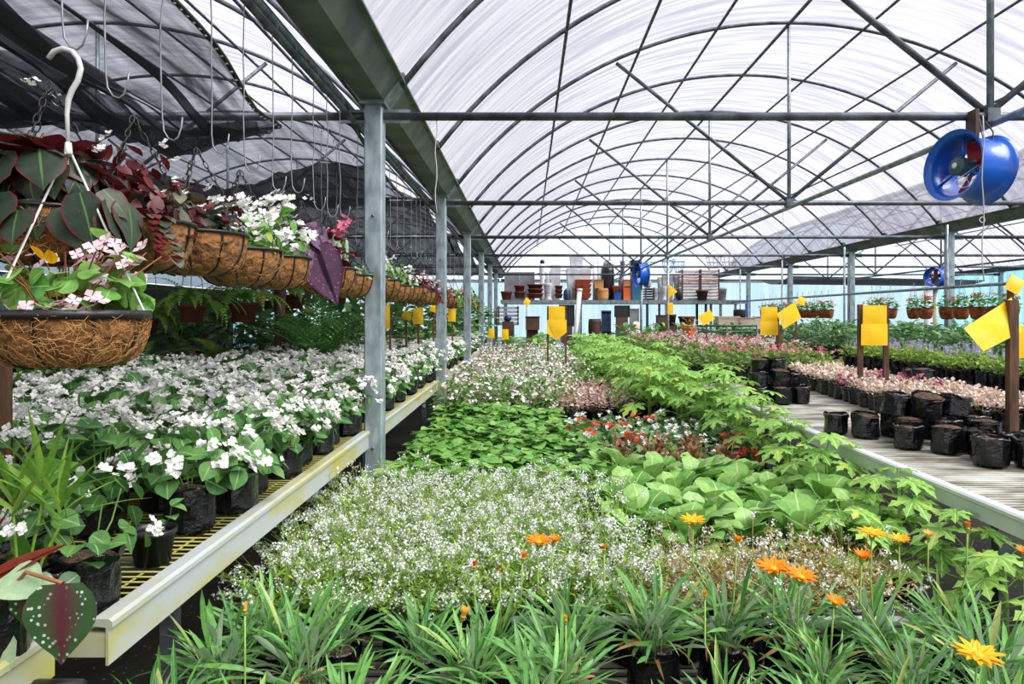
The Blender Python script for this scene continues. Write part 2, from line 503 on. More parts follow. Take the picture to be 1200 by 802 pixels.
film = filmmat('milky_roof_film', (0.55, 0.535, 0.615, 1), (0.82, 0.82, 0.85, 1), 0.66, (0.42, 0.42, 0.45, 1), (0.9, 14.0, 0.9), 1.0, 0.36, 0.60)
gable = filmmat('clear_gable_film', (0.80, 0.92, 0.97, 1), (0.88, 0.97, 1.0, 1), 0.75, (0.86, 0.94, 0.97, 1), (2, 1, 0.4), 1.0)
cyan = filmmat('pale_blue_wall_sheet', (0.50, 0.70, 0.77, 1), (0.68, 0.85, 0.90, 1), 0.72, (0.70, 0.88, 0.93, 1), (4, 4, 0.35), 1.0)
pale = filmmat('pale_wall_sheet', (0.6, 0.68, 0.74, 1), (0.72, 0.78, 0.82, 1), 0.5, (0.74, 0.8, 0.84, 1), (3, 3, 0.5), 1.0)

for i, xc in enumerate(((XG0 + XG1) / 2, (XGM + XG0) / 2, (XG1 + XG2) / 2)):
    mb = MB()
    mb.grid(40, 60, lambda u, v: (lambda q: (q[0], Y0 + (Y1 - Y0) * v, q[1] + 0.006 * math.sin(v * 211)))(arch_pt(xc, 2 * u - 1, RAD + 0.045)))
    struct('ceiling' if i == 0 else 'ceiling.%03d' % i, mb.build('roof_film', film))

# end wall: corrugated sheets below, film gables above
mb = MB()
n = 420
w = XG2 - XGM
for i in range(n + 1):
    x = XGM - 0.1 + (w + 0.2) * i / n
    y = 22.25 + 0.02 * math.sin(i * 1.9)
    mb.add((x, y, 0)); mb.add((x, y, 2.42))
for i in range(n):
    mb.face(2 * i, 2 * i + 2, 2 * i + 3, 2 * i + 1)
struct('wall_end', mb.build('wall_end', cyan))
mb = MB()
for xc in ((XG0 + XG1) / 2, (XGM + XG0) / 2, (XG1 + XG2) / 2):
    pr = [arch_pt(xc, -1 + 2 * k / 24, RAD + 0.04) for k in range(25)]
    pr = [(xc - 3.41, 2.42)] + [(xc - 3.41, ZR)] + pr + [(xc + 3.41, ZR), (xc + 3.41, 2.42)]
    mb.face(*[mb.add((x, 22.2, z)) for x, z in pr])
struct('wall_end.001', mb.build('gable_film', gable, False))
mb = MB(); mb.box(((XGM + XG2) / 2, 22.2, 2.42), (w + 0.2, 0.05, 0.05))
struct('trim_1', mb.build('wall_rail', M['galv'], False))
mb = MB(); mb.box((XGM - 0.12, 8.2, 1.0), (0.03, 20.6, 2.0))
wallnet = plain('black_wall_net', srgb(9, 9, 10), srgb(20, 20, 22), 0.8, 0, 3, 0.2, 8)
struct('wall_left', mb.build('wall_left', wallnet, False))
mb = MB(); mb.box((XGM - 0.12, 8.2, 2.33), (0.03, 20.6, 0.62))
struct('wall_left.001', mb.build('wall_strip', pale, False))
mb = MB(); mb.box((XGM - 0.12, 20.35, 1.32), (0.03, 3.7, 2.64))
struct('wall_left.002', mb.build('wall_sheet', cyan, False))
mb = MB(); mb.box((XG2 + 0.22, 9.5, 1.32), (0.03, 25.4, 2.64))
struct('wall_right', mb.build('wall_right', cyan, False))

# ================================================================== steelwork
SIDE = {XG0: 'left gutter', XG1: 'right gutter', XG2: 'outer right gutter', XGM: 'outer left gutter'}


def steel_post(x, y, label, base=0.0, group='galvanised gutter posts'):
    t = tag(empty('steel_post', (x, y, 0)), label, 'post', group)
    m = MB(); w = 0.1; c = 0.008; hz = H + 1.18
    pr = [(-w / 2 + c, -w / 2), (w / 2 - c, -w / 2), (w / 2, -w / 2 + c), (w / 2, w / 2 - c), (w / 2 - c, w / 2), (-w / 2 + c, w / 2), (-w / 2, w / 2 - c), (-w / 2, -w / 2 + c)]
    lo = [m.add((a, b2, 0)) for a, b2 in pr]; hi = [m.add((a, b2, hz)) for a, b2 in pr]
    for k in range(8):
        m.face(lo[k], lo[(k + 1) % 8], hi[(k + 1) % 8], hi[k])
    m.face(*hi)
    link('square_tube', m.build('post_tube', postmat, False), t)
    m = MB(); m.box((0, 0, 0.006), (0.2, 0.2, 0.012)); link('base_plate', m.build('base_plate', M['galv'], False), t)
    m = MB(); m.box((0, 0, hz - 0.01), (0.14, 0.16, 0.02)); link('saddle_plate', m.build('saddle_plate', M['galv'], False), t)
    m = MB()
    m.tube([(0, -0.05, 0), (0, -0.06, 0)], 0.008, 8)
    bm_ = m.build('bolt', M['galvdark'])
    for zz in (0.62, 1.9):
        link('bolt', bm_, t, (0, 0, zz))
    return t


postmat = plain('galvanised_post', srgb(128, 142, 148), srgb(176, 188, 192), 0.42, 0.45, 9.0, 0.06, vec=(2, 2, 0.8))
for i, y in enumerate(POSTS[:6]):
    steel_post(XG0, y, f'galvanised steel post under the left gutter, {ORD[i]} from the front' if i else 'big galvanised steel post under the left gutter, frontmost and tallest in view')
for i, y in enumerate(POSTS[2:6]):
    steel_post(XG1, y, f'galvanised steel post under the right gutter, {ORD[i]} from the front')
for i, y in enumerate(POSTS[5:6]):
    steel_post(XG2, y, 'slim far galvanised post under the outer gutter of the right bay')


def gutter(x, label):
    t = tag(empty('gutter_beam', (x, 0, 0)), label, 'gutter')
    zb, zt = H + 1.18, H + 1.285
    m = MB()
    m.extrude([(-0.065, zb), (0.065, zb), (0.145, zt), (0.175, zt), (0.175, zt + 0.012), (0.135, zt + 0.012), (0.06, zb + 0.008), (-0.06, zb + 0.008), (-0.135, zt + 0.012), (-0.175, zt + 0.012), (-0.175, zt), (-0.145, zt)], Y0, 22.1)
    link('channel', m.build('channel', M['gutter'], False), t)
    for y in POSTS:
        m = MB()
        m.extrude([(-0.07, zb - 0.004), (0.07, zb - 0.004), (0.15, zt - 0.006), (0.145, zt), (0.064, zb + 0.002), (-0.064, zb + 0.002), (-0.145, zt), (-0.15, zt - 0.006)], y - 0.09, y + 0.09)
        link('joint_sleeve', m.build('joint_sleeve', M['galv'], False), t)


gutter(XG0, 'long dull steel gutter beam along the left row of posts')
gutter(XG1, 'long steel gutter beam on the right row of posts')
gutter(XG2, 'far outer gutter beam of the right bay')
gutter(XGM, 'outer gutter beam above the black net wall of the left bay')

BAY = {'main': (XG0 + XG1) / 2, 'left': (XGM + XG0) / 2, 'right': (XG1 + XG2) / 2}
GRP = 'arched roof ribs of the '
for bay, y_from, y_to in (('main', 2.4, 21.9), ('left', 2.4, 21.9), ('right', 8.4, 21.9)):
    xc = BAY[bay]
    m = MB(); m.tube([(arch_pt(0, -1 + 2 * k / 40)[0], 0, arch_pt(0, -1 + 2 * k / 40)[1]) for k in range(41)], 0.019, 8)
    ribme = m.build('rib_pipe', M['galvdark'])
    m = MB()
    for s_ in (-1, 1):
        x, z = arch_pt(0, s_)
        m.box((x * 1.002, 0, z + 0.03), (0.05, 0.06, 0.07))
    footme = m.build('rib_foot', M['galvdark'], False)
    y, k = y_from, 0
    while y < y_to + 0.01:
        nm = {'main': 'middle bay', 'left': 'netted left bay', 'right': 'right bay'}[bay]
        t = tag(empty('roof_rib', (xc, y, 0)), f'arched pipe rib of the {nm} roof, {ORD[k]} from the front', 'roof rib', GRP + nm)
        link('arch_pipe', ribme, t); link('foot_clamp', footme, t)
        y += 1.5; k += 1

PUR = [-2.26, -1.47, -0.71, 0.0, 0.72, 1.47, 2.23]
for bay, ys in (('main', Y0), ('left', Y0), ('right', 7.0)):
    for k, dx in enumerate(PUR):
        z = ZR + RISE - RAD + math.sqrt((RAD - 0.035) ** 2 - dx * dx)
        m = MB(); m.tube([(0, ys, 0), (0, 22.1, 0)], 0.014 if k != 3 else 0.017, 6)
        nm = {'main': 'middle bay', 'left': 'netted left bay', 'right': 'right bay'}[bay]
        o = link('purlin_pipe', m.build('purlin_pipe', M['galvdark']), None, (BAY[bay] + dx, 0, z))
        where = 'ridge purlin pipe running lengthwise under the ' + nm + ' roof' if k == 3 else f'lengthwise purlin pipe of the {nm} roof, {ORD[k]} from its left gutter'
        tag(o, where, 'pipe', 'purlins of the ' + nm)


def truss(bay, y, label, grp):
    xc = BAY[bay]
    t = tag(empty('roof_truss', (xc, y, 0)), label, 'roof truss', grp)
    m = MB(); m.tube([(-3.36, 0, ZT), (3.36, 0, ZT)], 0.024, 8); link('tie_bar', m.build('tie_bar', M['galvdark']), t)
    m = MB(); m.tube([(0.02, 0.0, ZT), (0.02, 0, ZR + RISE - 0.03)], 0.019, 8); link('king_post', m.build('king_post', M['galv']), t)
    for s_ in (-1, 1):
        dx = 1.68 * s_
        z = ZR + RISE - RAD + math.sqrt((RAD - 0.03) ** 2 - dx * dx)
        m = MB(); m.tube([(0.02, 0.02, ZT + 0.02), (dx, 0.02, z)], 0.019, 8); link('brace', m.build('brace', M['galvdark']), t)
    for s_ in (-1, 1):
        m = MB(); m.box((s_ * 3.3, 0, ZT), (0.17, 0.012, 0.075)); link('end_bracket', m.build('end_bracket', M['galv'], False), t)
    m = MB(); m.box((0.02, 0, ZT), (0.07, 0.07, 0.08)); link('node_clamp', m.build('node_clamp', M['galvdark'], False), t)


for bay, ys in (('main', POSTS), ('left', POSTS), ('right', POSTS[2:])):
    nm = {'main': 'middle bay', 'left': 'netted left bay', 'right': 'right bay'}[bay]
    for k, y in enumerate(ys):
        truss(bay, y, f'pipe truss with straight tie bar across the {nm}, {ORD[k]} from the front', 'roof trusses of the ' + nm)

m = MB(); m.tube([(2.58, Y0, ZT - 0.045), (2.58, 22.0, ZT - 0.045)], 0.021, 8)
tag(link('service_pipe', m.build('service_pipe', M['galv'])), 'pale pipe running lengthwise under the tie bars mid bay', 'pipe')
m = MB(); m.tube([(9.38, 8, ZT - 0.045), (9.38, 22.0, ZT - 0.045)], 0.02, 8)
tag(link('service_pipe', m.build('service_pipe', M['galvdark'])), 'pipe running lengthwise under the tie bars of the right bay', 'pipe')
for k, y in enumerate((12.9, 15.9)):
    t = tag(empty('support_pole', (2.58, y - 0.06, 0)), ('slim' if k else 'thicker') + ' pipe pole propping the middle bay truss ' + ('behind a blue drum fan' if k else 'with a yellow card on it'), 'pole')
    m = MB(); m.tube([(0, 0, 0), (0, 0, ZT)], 0.024, 8); link('pole_pipe', m.build('pole_pipe', M['galv']), t)
    m = MB(); m.box((0, 0, 0.006), (0.14, 0.14, 0.012)); link('base_plate', m.build('base_plate', M['galv'], False), t)

# diagonal wind braces near the end
m = MB(); m.tube([(0.3, 21.6, ZR + 0.02), (4.6, 21.7, ZR + 0.45)], 0.012, 6)
tag(link('wind_brace', m.build('wind_brace', M['galvdark'])), 'thin sloping brace pipe across the far gable', 'brace')

# hanging pipes beside the left gutter
for k, (x, r, z) in enumerate(((-0.97, 0.018, ZT - 0.02), (-1.0, 0.02, ZT + 0.055))):
    m = MB(); m.tube([(x, Y0, z), (x, 22, z)], r, 8)
    tag(link('hanging_pipe', m.build('hanging_pipe', M['galv' if k else 'galvdark'])), ('upper bright pipe beside the left gutter' if k else 'lower dark pipe beside the left gutter carrying the basket hooks'), 'pipe')

# ================================================================== shade nets
net_thin = netmat('thin_shade_net', 0.04, 0.62, (16, 0.9, 7))
net_mid = netmat('shade_net', 0.22, 0.50, (14, 1.2, 5))
net_fold = netmat('folded_shade_net', 0.02, 0.34, (14, 2.5, 6))
net_thick = netmat('double_shade_net', 0.01, 0.10, (12, 1.2, 4))


def shade_net(y0, y1, xr0, xr1, sag, mat, label, amp=0.035, edge=False, seed=0, zb=ZT + 0.03, front=0.0, fold=None, end=0.0, pleats=()):
    xl = XGM + 0.2

    def f(u, v):
        xr = xr0 + (xr1 - xr0) * v
        s = u + 0.012 * math.sin(23 * u + seed) * (1 if 0.02 < u < 0.98 else 0)
        x = xl + (xr - xl) * s
        y = y0 + (y1 - y0) * v
        q = math.sin(PI * min(1, max(0, v)))
        big = noise.noise(V((x * 1.7 + seed * 9, y * 0.25, 0)))
        z = zb - sag * q * (0.8 + 0.35 * big) - (end * 1.1 * math.exp(-((v - .88) / .09) ** 2) if end else 0)
        fold = noise.noise(V((x * 4.5 + seed, y * 0.35 + 3, 1.5))) + 0.5 * noise.noise(V((x * 11 + seed, y * 0.5, 4)))
        z -= amp * 2.2 * fold * (0.25 + 0.75 * q)
        z -= front * (1 - v) ** 6 + end * v ** 8 * max(0, min(1, (u - .72) / .2))
        return (x, y, z)
    m = MB(); m.grid(170, 26, f)
    t = tag(empty('shade_net', (0, 0, 0)), label, 'shade net', 'black shade nets over the left bay')
    link('net_cloth', m.build('net_cloth', mat), t)
    m = MB(); m.tube([f(1, k / 26) for k in range(27)], 0.012, 5)
    link('hem_tape', m.build('hem_tape', M['black']), t)
    for k, (px_, pw) in enumerate(pleats):
        m = MB()

        def pf(u, v):
            uu = (px_ + pw * (u - .5) * (1 + .5 * math.sin(5 * v + k)) + .035 * math.sin(3.1 * v + k) - xl) / (xr0 + (xr1 - xr0) * v - xl)
            p = V(f(uu, v))
            return (p.x, p.y, p.z - .012 - .05 * math.sin(PI * u) * (.5 + .5 * math.sin(4 * v + 2 * k)))
        m.grid(6, 30, pf)
        link('pleat', m.build('pleat', net_thick), t)
    if fold:
        va, vb = fold

        def g(u, v):
            v0 = (va + (vb - va) * u if not callable(fold[0]) else va(u)) + .03 * math.sin(17 * u + seed)
            v0 = max(0.0, v0)
            p = V(f(u * .995 + .002, v0 + (1 - v0) * v))
            return p + V((.03 * math.sin(31 * u), 0, -.015 - (.05 + .05 * abs(math.sin(13 * u + 5 * v))) * math.sin(PI * (.15 + .85 * v)) ))
        m = MB(); m.grid(150, 14, g)
        link('folded_layer', m.build('folded_layer', net_fold if end else net_thick), t)
    if edge:
        m = MB()
        for k in range(60):
            p = V(f(1, (k + 0.5) / 60))
            m.lathe([(0.005, 0), (0.009, 0.002), (0.005, 0.004)], 8, (p.x, p.y, p.z - 0.016), cap0=True, cap1=True)
        link('eyelet_row', m.build('eyelet_row', M['white']), t)
    m = MB(); m.tube([f(k / 40, 1) for k in range(41)], 0.014, 5)
    link('end_hem', m.build('end_hem', M['black']), t)


shade_net(0.6, 3.85, -1.28, -1.36, 0.05, net_thin, 'wrinkled black shade net with eyeletted edge, drawn back over the hanging baskets', 0.10, True, 1, fold=(lambda u: .40 if u < .78 else (.40 + .28 * (u - .78) / .09 if u < .87 else .68 + .26 * (u - .87) / .13), 0), end=.09, pleats=((-1.76, .10), (-1.60, .05), (-2.12, .07), (-2.45, .13), (-2.85, .08), (-3.2, .14), (-3.7, .12), (-4.2, .15), (-1.48, .03)))
shade_net(3.95, 6.85, -1.02, -1.02, 0.16, net_mid, 'black shade net slung just behind the first truss', 0.03, False, 2, fold=(lambda u: .03 if u < .70 else (.03 + .42 * (u - .70) / .08 if u < .78 else .45 - .22 * (u - .78) / .22), 0))
for k in range(2, 6):
    y = POSTS[0] + 3 * (k - 1)
    shade_net(y + 0.05, y + 2.95, -1.04, -1.04, 0.16, net_thick, f'dense black shade net over the left bay, {ORD[k]} span from the front', 0.02, False, k + 1)
m = MB()
m.grid(30, 10, lambda u, v: (XG2 - 5.6 + 5.4 * u, 19.2 + 2.4 * v, ZT - 0.02 - 0.18 * math.sin(PI * v) - 0.12 * u * (1 - v)))
tag(link('shade_net_roll', m.build('shade_net_roll', net_thick)), 'dark shade net gathered at the far end of the right bay', 'shade net')

# ================================================================== benches
def rail_mesh(x, y0, y1, z, side, mat, drop=0.085):
    """side = +1: face looks to +X"""
    m = MB()
    pr = [(0, z - drop), (0.006 * side, z - drop), (0.006 * side, z - 0.012), (0.014 * side, z - 0.006), (0.014 * side, z + 0.006), (0.006 * side, z + 0.012), (-0.028 * side, z + 0.012), (-0.034 * side, z + 0.004), (-0.034 * side, z - 0.002), (0, z - 0.006)]
    m.extrude([(x + a, b2) for a, b2 in pr], y0, y1)
    return m.build('edge_rail', mat, False)


def bench(name, label, x0, x1, y0, y1, z, step, wr, mat, railmat, sides=(1,), long_step=0.3, slat=False, legs=2.4, zleg=0.0, drop=0.085):
    t = tag(empty(name, (0, 0, 0)), label, 'bench')
    m = MB()
    y = y0 + step / 2
    k = 0
    while y < y1:
        if slat:
            m.box(((x0 + x1) / 2, y, z - 0.006), (x1 - x0, wr, 0.010))
        else:
            m.tube([(x0, y, z - 0.004), (x1, y, z - 0.004)], wr, 4, False)
        y += step
    x = x0 + 0.06
    while x < x1:
        m.tube([(x, y0, z - 0.014), (x, y1, z - 0.014)], 0.0035 if not slat else 0.006, 4, False)
        x += long_step
    link('mesh_top', m.build('mesh_top', mat, False), t)
    for s_ in sides:
        link('edge_rail', rail_mesh(x1 if s_ > 0 else x0, y0, y1, z + 0.004, s_, railmat, drop), t)
    m = MB(); m.box(((x0 + x1) / 2, y0 + 0.02, z - 0.04), (x1 - x0, 0.035, 0.05)); link('end_bar', m.build('end_bar', railmat, False), t)
    y = y0 + 0.5
    while y < y1:
        for x in (x0 + 0.12, x1 - 0.12):
            m = MB(); m.box((x, y, (z - 0.06) / 2), (0.04, 0.04, z - 0.06)); link('leg', m.build('leg', M['galvdark'], False), t)
        m = MB(); m.box(((x0 + x1) / 2, y, z - 0.05), (x1 - x0 - 0.05, 0.035, 0.04)); link('cross_bar', m.build('cross_bar', M['galvdark'], False), t)
        y += legs
    return t


ZB = 0.70
ZC = 0.22
bench('plant_bench', 'long wire-topped bench with yellow-stained rail carrying the white begonias', -2.75, -0.88, 1.46, 14.6, ZB, 0.034, 0.0028, M['gridwire'], M['rail'], long_step=0.17)
bench('plant_bench', 'short wire-topped bench end at the near corner before the begonia bench', -2.9, -0.965, 0.75, 1.42, ZB, 0.034, 0.0028, M['gridwire'], M['rail'], long_step=0.17, legs=0.5)
m = MB(); m.tube([(-0.99, 1.36, 0.615), (-0.87, 1.36, 0.615)], 0.026, 12)
tag(link('pipe_stub', m.build('pipe_stub', M['black'])), 'short black pipe stub under the near bench rail joint', 'pipe')
bench('plant_bench', 'bench with pale rail and bleached slatted top holding empty black bags', 1.57, 3.25, 2.0, 12.6, ZB, 0.034, 0.016, M['grate'], M['railwhite'], sides=(-1,), slat=True, long_step=0.28, drop=0.062)
bench('plant_bench', 'bench with pale rail carrying lavender flowers and leafy pepper bushes', 3.9, 6.15, 3.6, 14.8, ZB, 0.04, 0.0035, M['gridwire'], M['railwhite'], sides=(-1,), long_step=0.3)
bench('plant_bench', 'dim wire-topped bench of ferns and palms beneath the shade nets', -6.6, -3.3, 3.0, 17.5, 0.62, 0.06, 0.0035, M['gridwire'], M['rail'], long_step=0.4)
bench('low_bench', 'low slatted bench between the aisles under the mixed bedding plants', -0.72, 1.42, 1.05, 14.4, ZC, 0.05, 0.02, M['grate'], M['rail'], sides=(1, -1), slat=True, long_step=0.4, legs=3.0, drop=0.05)
m = MB(); m.tube([(-0.05, 2.225, ZC + 0.16), (1.36, 2.225, ZC + 0.16)], 0.014, 10)
tag(link('water_pipe', m.build('water_pipe', M['white'])), 'white plastic water pipe lying across the bag rims behind the gazanias', 'pipe')
# ================================================================== plant kinds
ROUND = (0.3, 0.82, 1.0, 0.97, 0.78, 0.42, 0.0)
OVAL = (0.12, 0.75, 1.0, 0.72, 0.0)
STRAP = (0.35, 0.45, 0.8, 1.0, 0.95, 0.6, 0.0)
GAZ = (.16, .17, .3, .62, .95, 1.0, .7, 0.0)
LANCE = (0.15, 0.8, 0.9, 0.55, 0.0)
OBOV = (0.2, 0.3, 0.55, 0.9, 1.0, 0.72, 0.0)
LOBE = (0.22, 0.3, 0.5, 1.0, 0.42, 0.75, 0.3, 0.0)
GRASS = (0.6, 1.0, 0.8, 0.45, 0.0)
PETAL = (0.35, 0.8, 1.0, 0.55, 0.0)
R_ = random.Random


def sph(rg, lo, hi):
    """random direction, polar angle from straight up between lo and hi degrees"""
    a = rg.uniform(0, 2 * PI)
    c = rg.uniform(math.cos(math.radians(hi)), math.cos(math.radians(lo)))
    s = math.sqrt(max(0, 1 - c * c))
    return V((s * math.cos(a), s * math.sin(a), c))


def bag_mesh(name, r, h, seed, mat='bag', fold=True, soil_z=None, n=26):
    """crinkled polythene grow bag with an uneven folded mouth"""
    rg = R_(seed)
    o = rg.uniform(0, 50)
    lean = (rg.uniform(-.08, .08), rg.uniform(-.08, .08))

    def nz(a, z, f):
        return noise.noise(V((math.cos(a) * f + o, math.sin(a) * f - o, z * 16 * f / 2.2)))
    zs = [0.0, .012] + [h * k / 9 for k in range(1, 9)] + [h]
    rows = [(r * (.84 if i == 0 else .97), z, 0) for i, z in enumerate(zs)]
    if fold:
        rows += [(r * 1.035, h - .004, 1), (r * 1.045, h - .02, 1), (r * .99, h - .006, 0)]
    rows += [(r * .94, h - .014, 0), (r * .9, h - .045, 0)]
    m = MB()
    rings = []
    for j, (rr, z, kf) in enumerate(rows):
        ring_ = []
        for k in range(n):
            a = 2 * PI * k / n
            q = rr * (1 + .10 * nz(a, z, 1.6) + .09 * nz(a, z, 3.6) * (z / h + .15)) + r * .02 * math.sin(3 * a + o)
            top = .5 * h * .22 * nz(a, .3, 1.3) * max(0, z / h - .6) / .4
            ring_.append(m.add((q * math.cos(a) + lean[0] * z, q * math.sin(a) + lean[1] * z, z + (top if z > h * .6 else 0)), (k / n, z / h)))
        rings.append(ring_)
    for j in range(len(rings) - 1):
        A, B = rings[j], rings[j + 1]
        for k in range(n):
            m.face(A[k], A[(k + 1) % n], B[(k + 1) % n], B[k])
    m.face(*reversed(rings[0]))
    return m.build(name, M[mat], False)


def soil_mesh(r, z, seed, mat='soil'):
    rg = R_(seed)
    m = MB()
    m.lathe([(r, z - 0.004), (r * 0.7, z + 0.004), (r * 0.35, z + 0.007 + rg.uniform(0, 0.004)), (0.004, z + 0.009)], 14, wob=lambda a, zz, j: rg.uniform(-0.003, 0.003), cap0=False, cap1=True)
    return m.build('soil', M[mat])


def pot_mesh(name, rt, rb, h, mat, rim=0.012, n=20):
    m = MB()
    m.lathe([(rb, 0), (rb + (rt - rb) * 0.86, h * 0.86), (rt + rim * 0.5, h * 0.87), (rt + rim * 0.6, h), (rt - rim * 0.4, h), (rt - rim * 0.7, h * 0.84)], n)
    return m.build(name, mat if not isinstance(mat, str) else M[mat])


def flower4(mb, rg, c, nrm, r, n=4, cup=0.5, wid=0.9):
    """small open flower of n petals"""
    nrm = V(nrm).normalized()
    a = nrm.orthogonal().normalized(); b = nrm.cross(a)
    ph = rg.uniform(0, 6.28)
    for k in range(n):
        t = ph + 2 * PI * k / n
        o = a * math.cos(t) + b * math.sin(t)
        s = a * -math.sin(t) + b * math.cos(t)
        L = r * rg.uniform(0.8, 1.1); w = L * wid * 0.5
        p0 = V(c); p1 = p0 + o * L * 0.6 + nrm * L * cup * 0.5; p2 = p0 + o * L + nrm * L * cup * rg.uniform(0.5, 0.9)
        i = [mb.add(p0), mb.add(p1 - s * w), mb.add(p2), mb.add(p1 + s * w)]
        mb.face(*i)


def domefoliage(mb, rg, n, c, R, Hh, L, W, prof, lo=0, hi=105, droop=0.7, fold=0.2, tilt=0.35, inner=0.55, wave=0.0, twist=0.5, face=0.0):
    for _ in range(n):
        d = sph(rg, lo, hi)
        q = rg.uniform(inner, 1.0)
        p = V(c) + V((d.x * R * q, d.y * R * q, d.z * Hh * q))
        dd = V((d.x, d.y, d.z * 0.35 + tilt * rg.uniform(-0.4, 1.2)))
        dd += V((rg.uniform(-.5, .5), rg.uniform(-.5, .5), rg.uniform(-.2, .2)))
        l = L * rg.uniform(0.7, 1.15)
        if face and rg.random() < face:
            tg = d.cross(V((rg.uniform(-1, 1), rg.uniform(-1, 1), rg.uniform(-1, 1))))
            tg = tg - V((0, 0, .7)) + d * .25
            mb.leaf(p - tg.normalized() * l * .4, tg, l, W * l / L, prof, droop * .4, fold, rg.uniform(-twist, twist), wave, rg, up=d + V((0, 0, .45)))
            continue
        mb.leaf(p - dd.normalized() * l * 0.4, dd, l, W * l / L, prof, droop * rg.uniform(0.5, 1.4), fold, rg.uniform(-twist, twist), wave, rg)


def domestems(mb, rg, n, c, R, Hh, z0, r=0.002):
    for _ in range(n):
        d = sph(rg, 0, 80)
        p1 = V(c) + V((d.x * R * .85, d.y * R * .85, d.z * Hh * .85))
        p0 = V((d.x * R * .2, d.y * R * .2, z0))
        mb.tube([p0, (p0 + p1) / 2 + V((d.x, d.y, 0)) * R * .1, p1], r, 3, False)


def bedding(name, cat, seed, bag, dome, leaves, flowers=None, stems=8, extra=None, potname='grow_bag', split=0):
    """a mound plant in its bag: bag=(r,h,mesh kind), dome=(R,H,z of centre), leaves=(n,L,W,prof,mat,kw), flowers=list of (n clusters, per, r, mat, kw)"""
    rg = R_(seed)
    r, h = bag[0], bag[1]
    pmat = bag[2] if len(bag) > 2 else 'bag'
    if pmat == 'bag':
        pot = bag_mesh(potname, r, h, seed)
    else:
        pot = pot_mesh(potname, r, r * 0.75, h, pmat, 0.008)
    parts = [part(potname, pot, subs=(part('soil', soil_mesh(r * 0.93, h - 0.018, seed)),))]
    R, Hh, zc = dome
    c = (0, 0, zc)
    m = MB(); n, L, W, prof, mat, kw = leaves
    domefoliage(m, rg, n, c, R, Hh, L, W, prof, **kw)
    if extra: extra(m, rg)
    sub = ()
    if stems:
        s = MB(); domestems(s, rg, stems, c, R, Hh, h - 0.02)
        sub = (part('stem', s.build('stem', M['stem'])),)
    parts.append(part('foliage', m.build('foliage', M[mat]), subs=sub))
    for (nc, per, fr, fmat, fk) in flowers or ():
        allm = MB()
        for _ in range(nc):
            d = sph(rg, fk.get('lo', 0), fk.get('hi', 85))
            q = fk.get('out', 1.12) * rg.uniform(0.9, 1.06)
            p = V((d.x * R * q, d.y * R * q, zc + d.z * Hh * q))
            fm = MB() if split else allm
            o = p if split else V((0, 0, 0))
            for _k in range(per):
                off = V((rg.gauss(0, 1), rg.gauss(0, 1), rg.gauss(0, .7))) * fr * fk.get('spread', 1.0)
                nn = V((d.x * .7, d.y * .7, 0.6)) + V((rg.uniform(-.6, .6), rg.uniform(-.6, .6), rg.uniform(-.3, .5)))
                flower4(fm, rg, p - o + off, nn, fr * rg.uniform(0.75, 1.15), fk.get('petals', 4), fk.get('cup', 0.45), fk.get('wid', 1.0))
            if split:
                parts.append(part(fk.get('name', 'flower_cluster'), fm.build(fk.get('name', 'flower_cluster'), M[fmat], False), tuple(p)))
        if not split:
            parts.append(part(fk.get('name', 'blossom'), allm.build('blossom', M[fmat], False)))
    return {'name': name, 'cat': cat, 'parts': parts}


BEGK = dict(droop=0.6, fold=0.15, tilt=0.4, hi=124, inner=0.65, face=.6)


def k_begonia(seed, split=0, nfl=20, fmat='f_white', leafn=56, fr=0.0118):
    return bedding('begonia_plant', 'flowering plant', seed, (0.068, 0.13), (0.145, 0.125, 0.165), (leafn, 0.064, 0.058, ROUND, 'l_beg', BEGK),
                   [(nfl, 8, fr, fmat, dict(hi=92, out=1.17, spread=0.85, cup=0.5))], split=split)


def k_alyssum(seed, dry=False):
    rg = R_(seed)
    r, h = 0.065, 0.13
    parts = [part('grow_bag', bag_mesh('grow_bag', r, h, seed), subs=(part('soil', soil_mesh(r * .93, h - .016, seed)),))]
    lf = MB(); st = MB(); fl = MB()
    for k in range(120):
        d = sph(rg, 0, 78)
        L = rg.uniform(0.10, 0.19) * (1.0 + 0.25 * d.z)
        p0 = V((d.x * .04, d.y * .04, h - .02))
        mid = p0 + V((d.x * .5, d.y * .5, .85)) * L * .55
        tip = p0 + V((d.x * 1.05, d.y * 1.05, 0.45 + d.z * .75)) * L
        st.tube([p0, mid, tip], 0.0011, 3, False)
        for _ in range(9):
            t = rg.uniform(0.2, 0.98)
            q = p0.lerp(mid, t * 2) if t < .5 else mid.lerp(tip, t * 2 - 1)
            dd = sph(rg, 20, 110)
            lf.leaf(q, dd, rg.uniform(.015, .028), .0065, (0.3, 1, 0.8, 0), 0.5, 0.1)
        if k < (36 if dry else 66):
            for _ in range(18):
                off = V((rg.gauss(0, .0075), rg.gauss(0, .0075), rg.uniform(-.016, .008)))
                nn = sph(rg, 0, 80)
                a = nn.orthogonal().normalized(); b2 = nn.cross(a); s = rg.uniform(.0028, .0042)
                c = tip + off
                i = [fl.add(c + a * s), fl.add(c + b2 * s), fl.add(c - a * s), fl.add(c - b2 * s)]
                fl.face(*i)
    parts.append(part('foliage', lf.build('foliage', M['l_alydry' if dry else 'l_aly']), subs=(part('stem', st.build('stem', M['l_alydry' if dry else 'stem'])),)))
    parts.append(part('blossom', fl.build('blossom', M['f_aly'], False)))
    return {'name': 'alyssum_plant', 'cat': 'flowering plant', 'parts': parts}


